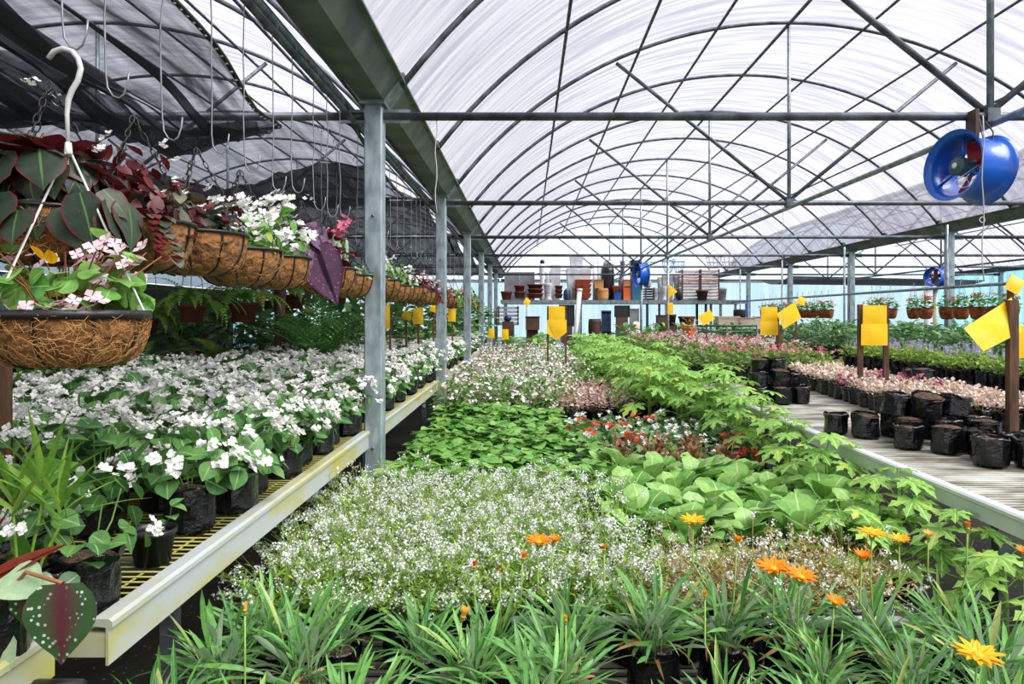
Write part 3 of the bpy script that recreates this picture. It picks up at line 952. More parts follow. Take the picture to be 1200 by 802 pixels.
def k_gazania(seed):
    rg = R_(seed)
    r, h = 0.068, 0.15
    parts = [part('grow_bag', bag_mesh('grow_bag', r, h, seed), subs=(part('soil', soil_mesh(r * .93, h - .02, seed)),))]
    m = MB()
    for _ in range(82):
        a = rg.uniform(0, 2 * PI)
        el = math.radians(rg.uniform(30, 87))
        d = V((math.cos(a) * math.cos(el), math.sin(a) * math.cos(el), math.sin(el)))
        p = V((rg.gauss(0, .018), rg.gauss(0, .018), h - .015))
        L = rg.uniform(.11, .26)
        m.leaf(p, d, L, rg.uniform(.009, .016), GAZ, rg.uniform(.4, 1.5), rg.uniform(.1, .5), rg.uniform(-1.4, 1.4))
    parts.append(part('foliage', m.build('foliage', M['l_gaz'])))
    m = MB()
    for _ in range(7):
        a = rg.uniform(0, 2 * PI)
        d = V((math.cos(a), math.sin(a), rg.uniform(.1, .7)))
        m.leaf((0, 0, h - .01), d, rg.uniform(.08, .15), .009, STRAP, 1.6, .4, rg.uniform(-1, 1))
    parts.append(part('withered_leaf', m.build('withered_leaf', M['l_dry'])))
    return {'name': 'gazania_plant', 'cat': 'flowering plant', 'parts': parts}


def k_mustard(seed):
    rg = R_(seed)
    r, h = 0.075, 0.14
    parts = [part('grow_bag', bag_mesh('grow_bag', r, h, seed), subs=(part('soil', soil_mesh(r * .93, h - .02, seed)),))]
    m = MB(); st = MB()
    for k in range(30):
        a = k * 2.4 + rg.uniform(-.5, .5)
        el = math.radians(82 - k * 1.9 + rg.uniform(-6, 6))
        d = V((math.cos(a) * math.cos(el), math.sin(a) * math.cos(el), math.sin(el)))
        p = V((0, 0, h - .02)); q = p + d * rg.uniform(.07, .14)
        st.tube([p, q], .005, 5, False)
        L = rg.uniform(.085, .13)
        m.leaf(q, d + V((d.x, d.y, 0)) * .5, L, L * rg.uniform(.74, .9), (0.3, .66, .9, 1, 1, .93, .66, 0), rg.uniform(.7, 1.6), rg.uniform(-.1, .35), rg.uniform(-.5, .5), .05, rg)
    parts.append(part('foliage', m.build('foliage', M['l_must']), subs=(part('leaf_stalk', st.build('leaf_stalk', M['stem'])),)))
    return {'name': 'mustard_plant', 'cat': 'leafy plant', 'parts': parts}


def k_strawberry(seed):
    rg = R_(seed)
    r, h = 0.072, 0.13
    parts = [part('grow_bag', bag_mesh('grow_bag', r, h, seed), subs=(part('soil', soil_mesh(r * .93, h - .02, seed)),))]
    m = MB(); st = MB()
    for k in range(26):
        d = sph(rg, 5, 88)
        L = rg.uniform(.1, .19)
        p0 = V((0, 0, h - .02)); p1 = p0 + V((d.x * .95, d.y * .95, d.z * .8 + .25)) * L
        st.tube([p0, p0 + V((d.x * .35, d.y * .35, .6)) * L, p1], .0022, 4, False)
        az = math.atan2(d.y, d.x) + rg.uniform(-.4, .4)
        for o in (-1.25, 0, 1.25):
            dd = V((math.cos(az + o), math.sin(az + o), rg.uniform(-.05, .35)))
            l = rg.uniform(.065, .095)
            m.leaf(p1, dd, l, l * .95, (0.1, .7, 1, .98, .62, .0), .5, .22, rg.uniform(-.3, .3), .03, rg)
    parts.append(part('foliage', m.build('foliage', M['l_straw']), subs=(part('leaf_stalk', st.build('leaf_stalk', M['stem'])),)))
    return {'name': 'strawberry_plant', 'cat': 'leafy plant', 'parts': parts}


def k_papaya(seed, tall=.5, nl=10):
    rg = R_(seed)
    r, h = 0.072, 0.15
    parts = [part('grow_bag', bag_mesh('grow_bag', r, h, seed), subs=(part('soil', soil_mesh(r * .93, h - .02, seed)),))]
    m = MB(); st = MB(); tr = MB()
    tr.tube([(0, 0, h - .02), (.005, .004, h + tall * .45), (0, .008, h + tall * .8)], [.009, .008, .006], 6)
    for k in range(nl):
        t = k / (nl - 1)
        a = k * 2.4 + rg.uniform(-.4, .4)
        z0 = h + tall * (.25 + .55 * t)
        pl = (.19 - .09 * t) * rg.uniform(.85, 1.15)
        el = math.radians(15 + 45 * t)
        d = V((math.cos(a) * math.cos(el), math.sin(a) * math.cos(el), math.sin(el)))
        p0 = V((0, .004, z0)); p1 = p0 + d * pl + V((0, 0, -.015))
        st.tube([p0, p0 + d * pl * .5 + V((0, 0, .01)), p1], .0026, 4, False)
        size = (.155 - .055 * t) * rg.uniform(.85, 1.15)
        nrm = V((d.x * .45, d.y * .45, 1)).normalized()
        fwd = (V((d.x, d.y, -.15)) - nrm * V((d.x, d.y, -.15)).dot(nrm)).normalized()
        for o in (-2.3, -1.5, -.72, 0, .72, 1.5, 2.3):
            dd = Matrix.Rotation(o, 3, nrm) @ fwd
            l = size * (1.0 - .16 * abs(o) / 1.2) * rg.uniform(.92, 1.08)
            m.leaf(p1, dd, l, l * .52, LOBE, .45, .18, 0, .0, rg, up=nrm)
    parts.append(part('foliage', m.build('foliage', M['l_papaya']), subs=(part('leaf_stalk', st.build('leaf_stalk', M['stem'])),)))
    parts.append(part('stem', tr.build('stem', M['stem'])))
    return {'name': 'papaya_seedling', 'cat': 'leafy plant', 'parts': parts}


def k_vinca(seed, fmat='f_white'):
    return bedding('periwinkle_plant', 'flowering plant', seed, (0.065, 0.13), (0.16, 0.19, 0.17), (95, 0.044, 0.022, OVAL, 'l_vinca', dict(droop=.4, tilt=.5, hi=110)),
                   [(26, 2, 0.013, fmat, dict(hi=92, petals=5, cup=.15, spread=1.2))])


def k_kalanchoe(seed, fmat='f_hot', n=8):
    return bedding('kalanchoe_plant', 'flowering plant', seed, (0.062, 0.13), (0.135, 0.15, 0.16), (80, 0.052, 0.034, OVAL, 'l_kal', dict(droop=.4, tilt=.5, hi=112)),
                   [(n, 9, 0.010, fmat, dict(hi=48, petals=4, cup=.3, spread=1.5, out=1.2))])


def k_salvia(seed):
    def spikes(m, rg):
        pass
    s = bedding('lavender_sage_plant', 'flowering plant', seed, (0.062, 0.14), (0.12, 0.10, 0.18), (70, 0.05, 0.026, OVAL, 'l_salvia', dict(droop=.5, tilt=.5, hi=112)))
    rg = R_(seed + 50)
    for _ in range(6):
        m = MB()
        d = sph(rg, 0, 45)
        p = V((d.x * .1, d.y * .1, .25)); L = rg.uniform(.05, .10)
        for k in range(16):
            c = p + V((d.x * .25, d.y * .25, 1)) * (L * k / 16)
            flower4(m, rg, c + V((rg.gauss(0, .005), rg.gauss(0, .005), 0)), sph(rg, 20, 100), .0075, 3, .4)
        s['parts'].append(part('flower_spike', m.build('flower_spike', M['f_lav'], False)))
    return s


def k_small(seed, mat, name, cat='potted seedling', n=46, L=.03, W=.02, r=.055, h=.105, R=.065, Hh=.06):
    return bedding(name, cat, seed, (r, h), (R, Hh, h + .02), (n, L, W, OVAL, mat, dict(droop=.4, tilt=.8, hi=100, inner=.3)), stems=6)


def k_bush(seed, mat='l_bush', name='pepper_bush', cat='leafy plant', R=.24, Hh=.30, zc=.36, n=170, L=.10, W=.055, r=.10, h=.2):
    return bedding(name, cat, seed, (r, h), (R, Hh, zc), (n, L, W, OVAL, mat, dict(droop=.8, tilt=.3, hi=125, inner=.45)), stems=14)


def frond(m, rg, p, d, L, nl, ll, lw, droop, vee=.35, taper=True, rach=None, prof=GRASS):
    p = V(p); d = V(d).normalized()
    side = d.cross(V((0, 0, 1)))
    if side.length < .01: side = V((1, 0, 0))
    side.normalize()
    bend = Matrix.Rotation(-droop / nl, 3, side)
    pts = [p.copy()]
    for k in range(nl):
        t = (k + 1) / nl
        p = p + d * (L / nl); d = bend @ d
        pts.append(p.copy())
        nor = side.cross(d)
        if t < .14: continue
        l = ll * (math.sin(PI * (0.18 + .8 * t)) if taper else 1)
        for s_ in (-1, 1):
            dd = side * s_ + d * .55 + nor * vee
            m.leaf(p, dd, l * rg.uniform(.9, 1.1), lw, prof, .5, .2, 0, 0, rg, up=nor)
    (rach or m).tube(pts, max(.0015, L * .004), 4, False)


def k_fern(seed, n=34, L=.42, pot='terradark'):
    rg = R_(seed)
    parts = [part('pot', pot_mesh('pot', .11, .08, .15, pot), subs=(part('soil', soil_mesh(.1, .135, seed)),))]
    m = MB()
    for k in range(n):
        d = sph(rg, 5, 75)
        frond(m, rg, (d.x * .03, d.y * .03, .14), (d.x, d.y, d.z + .5), L * rg.uniform(.7, 1.15), 18, .055, .014, rg.uniform(1.5, 2.9), .1, prof=(0.7, 1, .6, 0))
    parts.append(part('foliage', m.build('foliage', M['l_fern'])))
    return {'name': 'potted_fern', 'cat': 'fern', 'parts': parts}


def k_palm(seed, n=12, L=.85, mat='l_palm'):
    rg = R_(seed)
    parts = [part('grow_bag', bag_mesh('grow_bag', .11, .22, seed), subs=(part('soil', soil_mesh(.1, .2, seed)),))]
    m = MB(); rc = MB()
    for k in range(n):
        a = k * 2.4; el = math.radians(rg.uniform(50, 82))
        d = V((math.cos(a) * math.cos(el), math.sin(a) * math.cos(el), math.sin(el)))
        frond(m, rg, (0, 0, .2), d, L * rg.uniform(.75, 1.1), 20, .24, .024, rg.uniform(.8, 1.6), .25, rach=rc)
    parts.append(part('foliage', m.build('foliage', M[mat]), subs=(part('frond_stalk', rc.build('frond_stalk', M['stem'])),)))
    return {'name': 'potted_palm', 'cat': 'palm', 'parts': parts}


def k_spiky(seed, mat='l_burg', n=40, L=.26, W=.022, r=.09):
    """rosette of strap leaves in a shallow pot"""
    rg = R_(seed)
    parts = [part('pot', pot_mesh('pot', r, r * .75, .12, 'terradark'), subs=(part('soil', soil_mesh(r * .9, .11, seed)),))]
    m = MB()
    for k in range(n):
        d = sph(rg, 5, 80)
        m.leaf((0, 0, .11), d, L * rg.uniform(.6, 1.1), W, STRAP, rg.uniform(.6, 1.4), .4, rg.uniform(-.4, .4))
    parts.append(part('foliage', m.build('foliage', M[mat])))
    return {'name': 'rosette_plant', 'cat': 'leafy plant', 'parts': parts}
# ================================================================== planting
rg = R_(11)


def jit(a):
    return rg.uniform(-a, a)


def inview(x, y, zt, margin=110):
    px = VX + x * F / y; py = VY - (zt - H) * F / y
    return -margin < px < 1200 + margin and py < 802 + 60


# ---- white begonias on the left bench
BEG_NEAR = [k_begonia(100 + i, split=1, nfl=22) for i in range(4)]
BEG_FAR = [k_begonia(110 + i, split=0, nfl=26, leafn=44) for i in range(4)]
GB = 'white begonias on the left bench'
y, row = 2.10, 0
while y < 13.4:
    step = .245 if y < 6 else .27
    k = 0
    for c in range(7):
        x = -1.035 - c * .245 + (0.05 if row % 2 else 0)
        if not inview(x, y, 1.0):
            continue
        if row == 0 and c > 2: continue
        spec = rg.choice(BEG_NEAR if row < 4 else BEG_FAR)
        if row < 14:
            lab = f'white begonia in a black bag, {ORD[row]} row back, {ORD[c]} plant in from the rail'
        else:
            lab = 'white begonia packed in among many alike towards the rear of the long bench'
        place(spec, lab, (x + jit(.02), y + jit(.02), ZB), rg.uniform(0, 6.28), rg.uniform(1.02, 1.2), GB)
        k += 1
    y += step; row += 1

# ---- near end of the left bench
one = k_begonia(131, split=1, nfl=5, leafn=40)
place(one, 'lone white begonia in a black bag standing apart at the bench corner', (-.985, 1.56, ZB), .4, 1.0, GB)
place(k_begonia(132, split=1, nfl=7, leafn=46), 'white begonia half hidden behind the broad taro leaf', (-1.33, 1.72, ZB), 2.0, .95, GB)
t = tag(empty('plastic_pot', (-.985, 1.84, ZB), 0), 'small plain dark plastic pot with a weak sprig, near the rail', 'flower pot')
link('pot_wall', pot_mesh('pot_wall', .056, .043, .09, 'black', .006), t)
link('soil', soil_mesh(.05, .075, 5, 'soildark'), t)
m = MB(); m.tube([(.02, 0, .07), (.04, .01, .12), (.05, .0, .15)], .0016, 4)
for q, d in (((.04, .01, .12), (.6, -.6, .2)), ((.05, 0, .15), (.3, .8, .5)), ((.03, 0, .1), (-.8, .2, .3)), ((.05, 0, .15), (.9, .1, -.1))):
    m.leaf(q, d, .042, .034, ROUND, .7, .2)
link('sprig', m.build('sprig', M['l_beg']), t)

t = tag(empty('taro_plant', (-1.18, 1.56, ZB)), 'taro with broad arrow-shaped light green leaves at the bench corner', 'leafy plant')
link('grow_bag', bag_mesh('grow_bag', .07, .15, 141), t); link('soil', soil_mesh(.065, .13, 141), t)
TARO = (0.5, .85, 1.0, .95, .8, .55, .25, 0)
lf = MB(); st = MB()
for (tx, tz, dx, dz, L, W) in ((.07, .27, .9, .45, .14, .10), (-.06, .24, -.3, .25, .16, .13), (.03, .17, .55, -.75, .14, .12), (-.16, .30, -.7, .3, .16, .13), (.0, .25, -.2, -.3, .15, .12)):
    st.tube([(0, 0, .13), (tx * .5, -.01, tz * .7), (tx, -.02, tz)], [.006, .005, .0035], 6, False)
    lf.leaf((tx, -.02, tz), (dx, -.25, dz), L, W, TARO, .5, .25, .5, up=(0, -.8, .6))
link('foliage', lf.build('foliage', M['l_taro']), t); link('leaf_stalk', st.build('leaf_stalk', M['stem']), t)

t = tag(empty('areca_palm', (-1.03, 1.46, ZB)), 'young palm with thin yellow stalks and narrow fronds at the bench corner', 'palm')
link('grow_bag', bag_mesh('grow_bag', .058, .11, 142), t); link('soil', soil_mesh(.052, .095, 142), t)
lf = MB(); rc = MB(); r2 = R_(9)
for (bx, tx, tz, n_) in ((-.01, -.02, .24, 9), (.005, .04, .27, 9), (.015, .075, .22, 8)):
    p1 = V((tx, -.03, tz))
    rc.tube([(bx, -.03, .08), (bx * .6 + tx * .4, -.03, .08 + (tz - .08) * .5), p1], .0032, 5, False)
    for k in range(n_):
        a = math.radians(-62 + 124 * k / (n_ - 1)) + r2.uniform(-.1, .1) + tx * 3
        d = V((math.sin(a), r2.uniform(-.35, .2), math.cos(a)))
        q = p1 + V((tx * .2, 0, 1)) * (.012 * (4 - abs(k - 4)))
        lf.leaf(q, d, r2.uniform(.14, .20), .014, GRASS, .35, .35, r2.uniform(-.6, .6))
link('foliage', lf.build('foliage', M['l_areca']), t); link('frond_stalk', rc.build('frond_stalk', M['l_areca']), t)

HEART = (.55, .86, 1.0, 1.0, .93, .76, .5, .22, 0)
o = V((-1.02, 1.33, ZB))
t = tag(empty('rex_begonia', tuple(o)), 'rex begonia with a big silver-spotted dark leaf drooping over the rail', 'leafy plant')
link('grow_bag', bag_mesh('grow_bag', .068, .12, 143), t); link('soil', soil_mesh(.062, .10, 143), t)
lf = MB(); st = MB()
for (p, d, L, W, dr) in ((P(74, 684, 1.27), (.03, -.12, -1), .145, .125, .12), (P(36, 690, 1.3), (-.1, -.2, -.9), .07, .065, .3)):
    p0 = p - o
    st.tube([(0, 0, .09), (p0.x * .5, p0.y * .5, p0.z + .01), p0], .004, 5, False)
    lf.leaf(p0, d, L, W, HEART, dr, .12, 0, .02, R_(3), up=(.1, -.9, .3))
link('spotted_leaf', lf.build('spotted_leaf', M['l_spotted']), t)
link('leaf_stalk', st.build('leaf_stalk', M['stemred']), t)
lf = MB()
for (p, d, L, W) in ((P(10, 672, 1.32), (.5, -.3, -.1), .10, .08), (P(25, 690, 1.34), (.8, -.3, .1), .09, .07), (P(-5, 742, 1.3), (.3, -.4, -.9), .10, .07)):
    lf.leaf(p - o, d, L, W, HEART, .5, .12, 0, .03, R_(4), up=(0, -.6, .8))
link('silver_leaf', lf.build('silver_leaf', M['l_succ']), t)
o = V((-1.16, 1.36, ZB))
t = tag(empty('canna_plant', tuple(o)), 'canna with long wine-red blades lying low at the bench corner', 'leafy plant')
link('grow_bag', bag_mesh('grow_bag', .07, .14, 144), t); link('soil', soil_mesh(.065, .12, 144), t)
lf = MB()
for (pa, pb, W, dr) in ((P(-45, 700, 1.34), P(72, 634, 1.33), .042, .15), (P(-30, 722, 1.33), P(62, 682, 1.31), .034, .25), (P(-20, 690, 1.36), P(-5, 600, 1.36), .05, .3)):
    d = pb - pa
    lf.leaf(pa - o, d, d.length, W, (.4, .7, 1, 1, .8, .5, 0), dr, .35, .7)
link('blade', lf.build('blade', M['l_wine']), t)
place(k_begonia(145, split=0, nfl=9, leafn=46), 'white begonia behind the wine-red canna blades', (-1.24, 1.7, ZB), 1., .9, GB)
t = tag(empty('sack_pot', (-.99, 1.1, ZB)), 'crumpled black bag of soil at the very corner of the near bench', 'grow bag')
link('bag_wall', bag_mesh('bag_wall', .075, .13, 146), t); link('soil', soil_mesh(.07, .11, 146), t)
t = tag(empty('wooden_stake', P(3, 545, 2.0).to_tuple()[:2] + (ZB,)), 'upright reddish wooden stake at the edge of the begonias', 'stake')
m = MB(); m.box((0, 0, .28), (.036, .03, .60)); link('stake_post', m.build('stake_post', M['wood'], False), t)
m = MB(); m.box((0, 0, .012), (.1, .09, .024)); link('foot_block', m.build('foot_block', M['wood'], False), t)
t = tag(empty('blue_pole', (P(5, 400, 3.0).x, 3.0, 0)), 'thin blue pole standing behind the begonias and pink flowered basket', 'pole')
m = MB(); m.tube([(0, 0, 0), (0, 0, 1.53)], .015, 8); link('pole_pipe', m.build('pole_pipe', M['blue']), t)
m = MB(); m.box((0, 0, .3), (.08, .08, .6)); link('pole_base', m.build('pole_base', M['blue'], False), t)
m = MB(); m.tube([(-.3, 0, 1.36), (.05, 0, 1.36)], .008, 6); link('cross_arm', m.build('cross_arm', M['white']), t)

# ---- gazanias
GAZ = [k_gazania(200 + i) for i in range(6)]
gaz_roots = []
for row, y in enumerate((1.24, 1.44, 1.64, 1.85, 2.07)):
    c = 0
    x = -.88 + (.06 if row % 2 else 0) + (.1 if row == 4 else 0)
    while x < (1.2 if row < 2 else 1.42):
        gap = (row in (2, 3) and min(abs(x - g) for g in (-.30, .22, .58)) < .10) or (row == 1 and min(abs(x - g) for g in (-.27, .42)) < .09)
        if inview(x, y, .75, 140) and not gap:
            lab = f'gazania with grey-green strap leaves, {ORD[row]} row of the low bench, {ORD[c]} from the begonia side'
            r = place(GAZ[(c * 5 + row * 3) % 6], lab, (x + jit(.025), y + jit(.025), ZC), rg.uniform(0, 6.28), rg.uniform(.82, 1.15), 'gazanias along the front of the low bench')
            gaz_roots.append(r); c += 1
        x += .225


def gaz_flower(px, py, d, mat, dia, openness, tilt, seed, label):
    """one flower head on its stalk, belonging to the gazania nearest below it"""
    w = P(px, py, d)
    root = min(gaz_roots, key=lambda r: (r.location.x - w.x) ** 2 + (r.location.y - w.y) ** 2 * 1.3)
    rz, s = root.rotation_euler.z, root.scale.x
    loc = Matrix.Rotation(-rz, 3, 'Z') @ (w - V(root.location)) / s
    rg2 = R_(seed)
    nrm = V((tilt[0] * .6, tilt[1] * .3, 1)).normalized(); openness *= .86
    a = nrm.orthogonal().normalized(); b2 = nrm.cross(a)
    m = MB()
    for ring_, n in ((0, 13), (1, 9)):
        for k in range(n):
            t = 2 * PI * (k + .5 * ring_) / n + rg2.uniform(-.08, .08)
            o = a * math.cos(t) + b2 * math.sin(t)
            dd = o * openness + nrm * (1.02 - openness + .12 * ring_)
            m.leaf(nrm * .002 + o * dia * .06, dd, dia * .5 * rg2.uniform(.9, 1.06), dia * .17, PETAL, .35 * openness, .25, 0, up=nrm)
    f = link('flower', m.build('flower', M[mat]), root, tuple(loc), (0, 0, -rz), 1 / s)
    f['label'] = label
    m = MB()
    q = nrm.to_track_quat('Z', 'Y').to_matrix()
    m.lathe([(dia * .13, .002), (dia * .11, .006), (dia * .04, .009)], 12, rot=q, cap1=True)
    link('flower_disc', m.build('flower_disc', M['f_disc']), f)
    m = MB()
    m.lathe([(.003, -dia * .22), (dia * .10, -dia * .12), (dia * .12, 0)], 8, rot=q)
    base = V(root.location) + V((0, 0, .15 * s)) - w
    m.tube([-nrm * dia * .2, -nrm * dia * .2 + V((0, 0, -.08)) - nrm * .03, base * .6 + V((rg2.uniform(-.02, .02), 0, 0)), base], .0024, 5)
    link('flower_stalk', m.build('flower_stalk', M['stem']), f)


for i, a in enumerate((
        (631, 637, 2.04, 'f_orange', .078, .86, (.1, -.35), 'orange open flower'), (649, 637, 2.05, 'f_orange', .05, .5, (.4, -.3), 'half-closed orange flower'),
        (613, 656, 1.98, 'f_orange', .045, .3, (.3, -.2), 'closed orange flower'), (812, 613, 2.2, 'f_gold', .082, .86, (0, -.35), 'golden open flower'),
        (906, 668, 1.86, 'f_orange', .092, .9, (-.1, -.4), 'orange open flower'), (938, 678, 1.80, 'f_orange', .086, .88, (.2, -.5), 'orange open flower'),
        (1010, 656, 1.93, 'f_orange', .062, .6, (.1, -.4), 'half-open orange flower'), (1022, 627, 2.10, 'f_gold', .085, .95, (.1, -.25), 'golden open flower'),
        (1054, 635, 2.03, 'f_gold', .062, .8, (-.1, -.5), 'golden open flower'), (1146, 770, 1.52, 'f_gold', .10, .95, (.1, -.45), 'big golden open flower'),
        (1134, 621, 2.06, 'f_orange', .045, .2, (.1, -.1), 'orange bud'), (1088, 631, 2.07, 'f_apricot', .05, .5, (0, -.3), 'faded orange flower'),
        (542, 724, 1.74, 'f_apricot', .058, .28, (.55, -.6), 'pale apricot half-closed flower'), (556, 666, 2.0, 'f_red', .038, .2, (0, 0), 'red-orange bud'),
        (586, 669, 2.0, 'f_red', .028, .15, (0, 0), 'dark red bud'), (864, 637, 2.08, 'f_orange', .045, .4, (.3, -.2), 'half-open orange flower'),
        (978, 708, 1.75, 'f_orange', .05, .7, (.2, -.9), 'ragged orange flower'), (826, 700, 1.72, 'f_orange', .028, .3, (0, 0), 'small orange bud'),
        (708, 646, 2.0, 'f_orange', .035, .25, (0, 0), 'orange bud'), (287, 717, 1.62, 'f_apricot', .04, .2, (0, 0), 'reddish bud'), (663, 729, 1.66, 'f_gold', .03, .2, (0, 0), 'yellow bud'),
        (1200, 650, 2.0, 'f_orange', .05, .6, (-.2, -.4), 'orange flower'))):
    gaz_flower(a[0], a[1], a[2], a[3], a[4], a[5], a[6], 300 + i, a[7])

# ---- alyssum
ALY = [k_alyssum(220 + i) for i in range(4)]
ALYD = [k_alyssum(230 + i, True) for i in range(3)]
row = 0; y = 2.32
while y < 3.66:
    c = 0; x = -.80 + .05 * (row % 2)
    while x < (.42 - .16 * max(0, y - 2.7)):
        place(ALY[(row + c * 3) % 4], f'alyssum mound of tiny white flowers, {ORD[row]} row behind the gazanias, {ORD[c]} from the aisle', (x + jit(.02), y + jit(.02), ZC), rg.uniform(0, 6.28), rg.uniform(1.0, 1.18), 'white alyssum on the low bench')
        x += .19; c += 1
    y += .20; row += 1
for k, (x, y) in enumerate(((.52, 2.32), (.71, 2.30), (.9, 2.33), (1.08, 2.36), (.60, 2.5), (.80, 2.5), (.99, 2.53), (1.17, 2.52))):
    place(ALYD[k % 3], f'thin straw-coloured alyssum gone to seed in front of the mustard, {ORD[k % 4]} along the {"front" if k < 4 else "rear"} row', (x, y, ZC), rg.uniform(0, 6.28), 1.05, 'fading alyssum')

# ---- mustard greens
MUS = [k_mustard(240 + i) for i in range(4)]
row = 0; y = 2.74
while y < 3.85:
    c = 0; x = .42 + .08 * (row % 2)
    while x < 1.42 - .1 * (row > 4):
        place(MUS[(row * 2 + c) % 4], f'mustard plant with big crinkled pale green leaves, {ORD[row]} row, {ORD[c]} from the alyssum', (x + jit(.02), y + jit(.02), ZC), rg.uniform(0, 6.28), rg.uniform(1.1, 1.3), 'mustard greens on the low bench')
        x += .225; c += 1
    y += .215; row += 1

# ---- rust coloured seedlings
RUST = [k_small(250 + i, 'l_rust', 'rust_leaved_plant', 'leafy plant', 60, .035, .02, .06, .12, .08, .13) for i in range(2)]
for k, (x, y) in enumerate(((.50, 4.0), (.72, 4.05), (.94, 4.02), (1.16, 4.06), (.56, 4.24), (.80, 4.26), (1.02, 4.25))):
    place(RUST[k % 2], f'upright rust-red leaved plant behind the mustard, {ORD[k % 4]} of its {"front" if k < 4 else "rear"} row', (x, y, ZC + .10), k * 1.3, 1.25, 'rust-leaved plants')

# ---- strawberries
STR = [k_strawberry(260 + i) for i in range(4)]
row = 0; y = 3.62
while y < 6.3:
    c = 0; x = -.66 + .06 * (row % 2)
    while x < (.35 if y < 6 else .2) + (.08 if 3.9 < y < 4.6 else 0):
        if not (y < 3.9 and -.2 < x < .0):
            place(STR[(row + c) % 4], f'strawberry plant with rounded toothed leaves, {ORD[row]} row, {ORD[c]} from the aisle', (x + jit(.03), y + jit(.03), ZC), rg.uniform(0, 6.28), rg.uniform(.98, 1.2), 'strawberry plants on the low bench')
        x += .24; c += 1
    y += .24; row += 1
for k, (x, y) in enumerate(((.05, 3.45), (.25, 3.3), (.27, 3.52))):
    place(STR[k], f'strawberry plant squeezed between alyssum and mustard, {ORD[k]} from the front', (x, y, ZC), k, 1.0, 'strawberry plants on the low bench')

# ---- red and white begonias mid bench
BR = [k_begonia(270, 1, 6, 'f_red', 50, .018), k_begonia(271, 1, 16, 'f_white', 50), k_begonia(272, 1, 14, 'f_white', 50), k_begonia(273, 1, 8, 'f_pink', 50)]
row = 0; y = 4.5
pick = ((1, 0, 1, 1, 0), (0, 1, 1, 1, 1), (0, 0, 1, 1, 1), (1, 3, 0, 1, 3), (1, 1, 3, 1, 1))
for row in range(5):
    for c in range(5):
        kk = pick[row][c]
        place(BR[kk], f'{("red-orange", "white", "white", "pink")[kk]} flowered begonia beside the papaya seedlings, {ORD[row]} row, {ORD[c]} from the strawberries', (.44 + c * .225 + jit(.02), 4.52 + row * .27 + jit(.02), ZC + .03), rg.uniform(0, 6.28), rg.uniform(1, 1.15), 'mixed begonias on the low bench')

# ---- pink polka-dot plants
HYP = [k_small(280 + i, 'l_hypo', 'polka_dot_plant', 'leafy plant', 120, .03, .02, .07, .12, .14, .15) for i in range(2)]
for row in range(5):
    for c in range(3):
        place(HYP[(row + c) % 2], f'dusty pink polka dot plant between the pale flowers and the papayas, {ORD[row]} row, {ORD[c]} across', (.42 + c * .23 + jit(.02), 6.35 + row * .30, ZC + .14), row + c, 1.2, 'pink polka dot plants')

# ---- white and pink periwinkles
VIN = [k_vinca(290, 'f_white'), k_vinca(291, 'f_white'), k_vinca(292, 'f_mixpink'), k_vinca(293, 'f_mixpink')]
row = 0; y = 6.5
while y < 14.2:
    c = 0; x = -.72 + .07 * (row % 2)
    while x < (.38 if y < 8 else .75):
        lab = (f'pale flowered periwinkle by the left aisle, {ORD[row]} row, {ORD[c]} across' if row < 12 else 'pale flowered periwinkle deep in the rear of the low bench')
        place(VIN[rg.choice((0, 0, 1, 1, 2, 3))], lab, (x + jit(.03), y + jit(.03), ZC + .06), rg.uniform(0, 6.28), rg.uniform(1.2, 1.45), 'periwinkles on the low bench')
        x += .25; c += 1
    y += .29 if y < 10 else .36; row += 1

# ---- papaya seedlings
PAP = [k_papaya(300 + i, (.5, .42, .58, .34)[i], (11, 10, 12, 9)[i]) for i in range(4)]
row = 0; y = 6.0
while y < 12.4:
    c = 0; x = (1.02 if y < 8 else .85) + .1 * (row % 2)
    while x < 1.6:
        place(PAP[(row + c) % 3], f'papaya seedling with lobed light green leaves, {ORD[row]} row of the block, {ORD[c]} across', (x + jit(.03), y + jit(.04), ZC), rg.uniform(0, 6.28), rg.uniform(1.0, 1.25), 'papaya seedlings on the low bench')
        x += .26; c += 1
    y += .33; row += 1
for k, (x, y, s, v) in enumerate(((1.45, 2.12, .85, 3), (1.18, 2.62, .85, 3), (1.52, 2.42, .9, 3), (1.44, 2.72, .95, 1), (1.5, 3.05, .9, 3), (1.46, 3.4, 1.0, 1), (1.4, 3.72, 1.0, 3), (1.5, 4.05, 1.0, 1), (1.48, 4.4, 1.05, 0), (1.42, 4.75, 1.05, 1), (1.56, 5.05, 1.1, 0), (1.36, 5.35, 1.1, 1), (1.55, 5.5, 1.1, 2), (1.28, 5.8, 1.1, 0), (1.58, 5.9, 1.0, 2))):
    place(PAP[v], f'papaya seedling leaning along the pale right rail, {ORD[k]} from the front', (x, y, ZC), k * 1.7, s, 'papaya seedlings on the low bench')

# ================================================================== right bench
KAL = [k_kalanchoe(310, 'f_hot', 7), k_kalanchoe(311, 'f_mixpink', 5), k_kalanchoe(312, 'f_mixpink', 6), k_kalanchoe(313, 'f_hot', 3)]
row = 0; y = 6.75
while y < 12.4:
    for c in range(6):
        x = 1.78 + c * .265 + .05 * (row % 2)
        if y < 7.9 and c > 4: continue
        lab = f'pink flowered kalanchoe on the slatted bench, {ORD[row]} row, {ORD[c]} from the pale rail' if row < 8 else 'pink flowered kalanchoe at the rear of the slatted bench'
        place(KAL[rg.randrange(4)], lab, (x + jit(.03), y + jit(.03), ZB), rg.uniform(0, 6.28), rg.uniform(1, 1.2), 'pink kalanchoes on the slatted bench')
    y += .30 if y < 9 else .38; row += 1

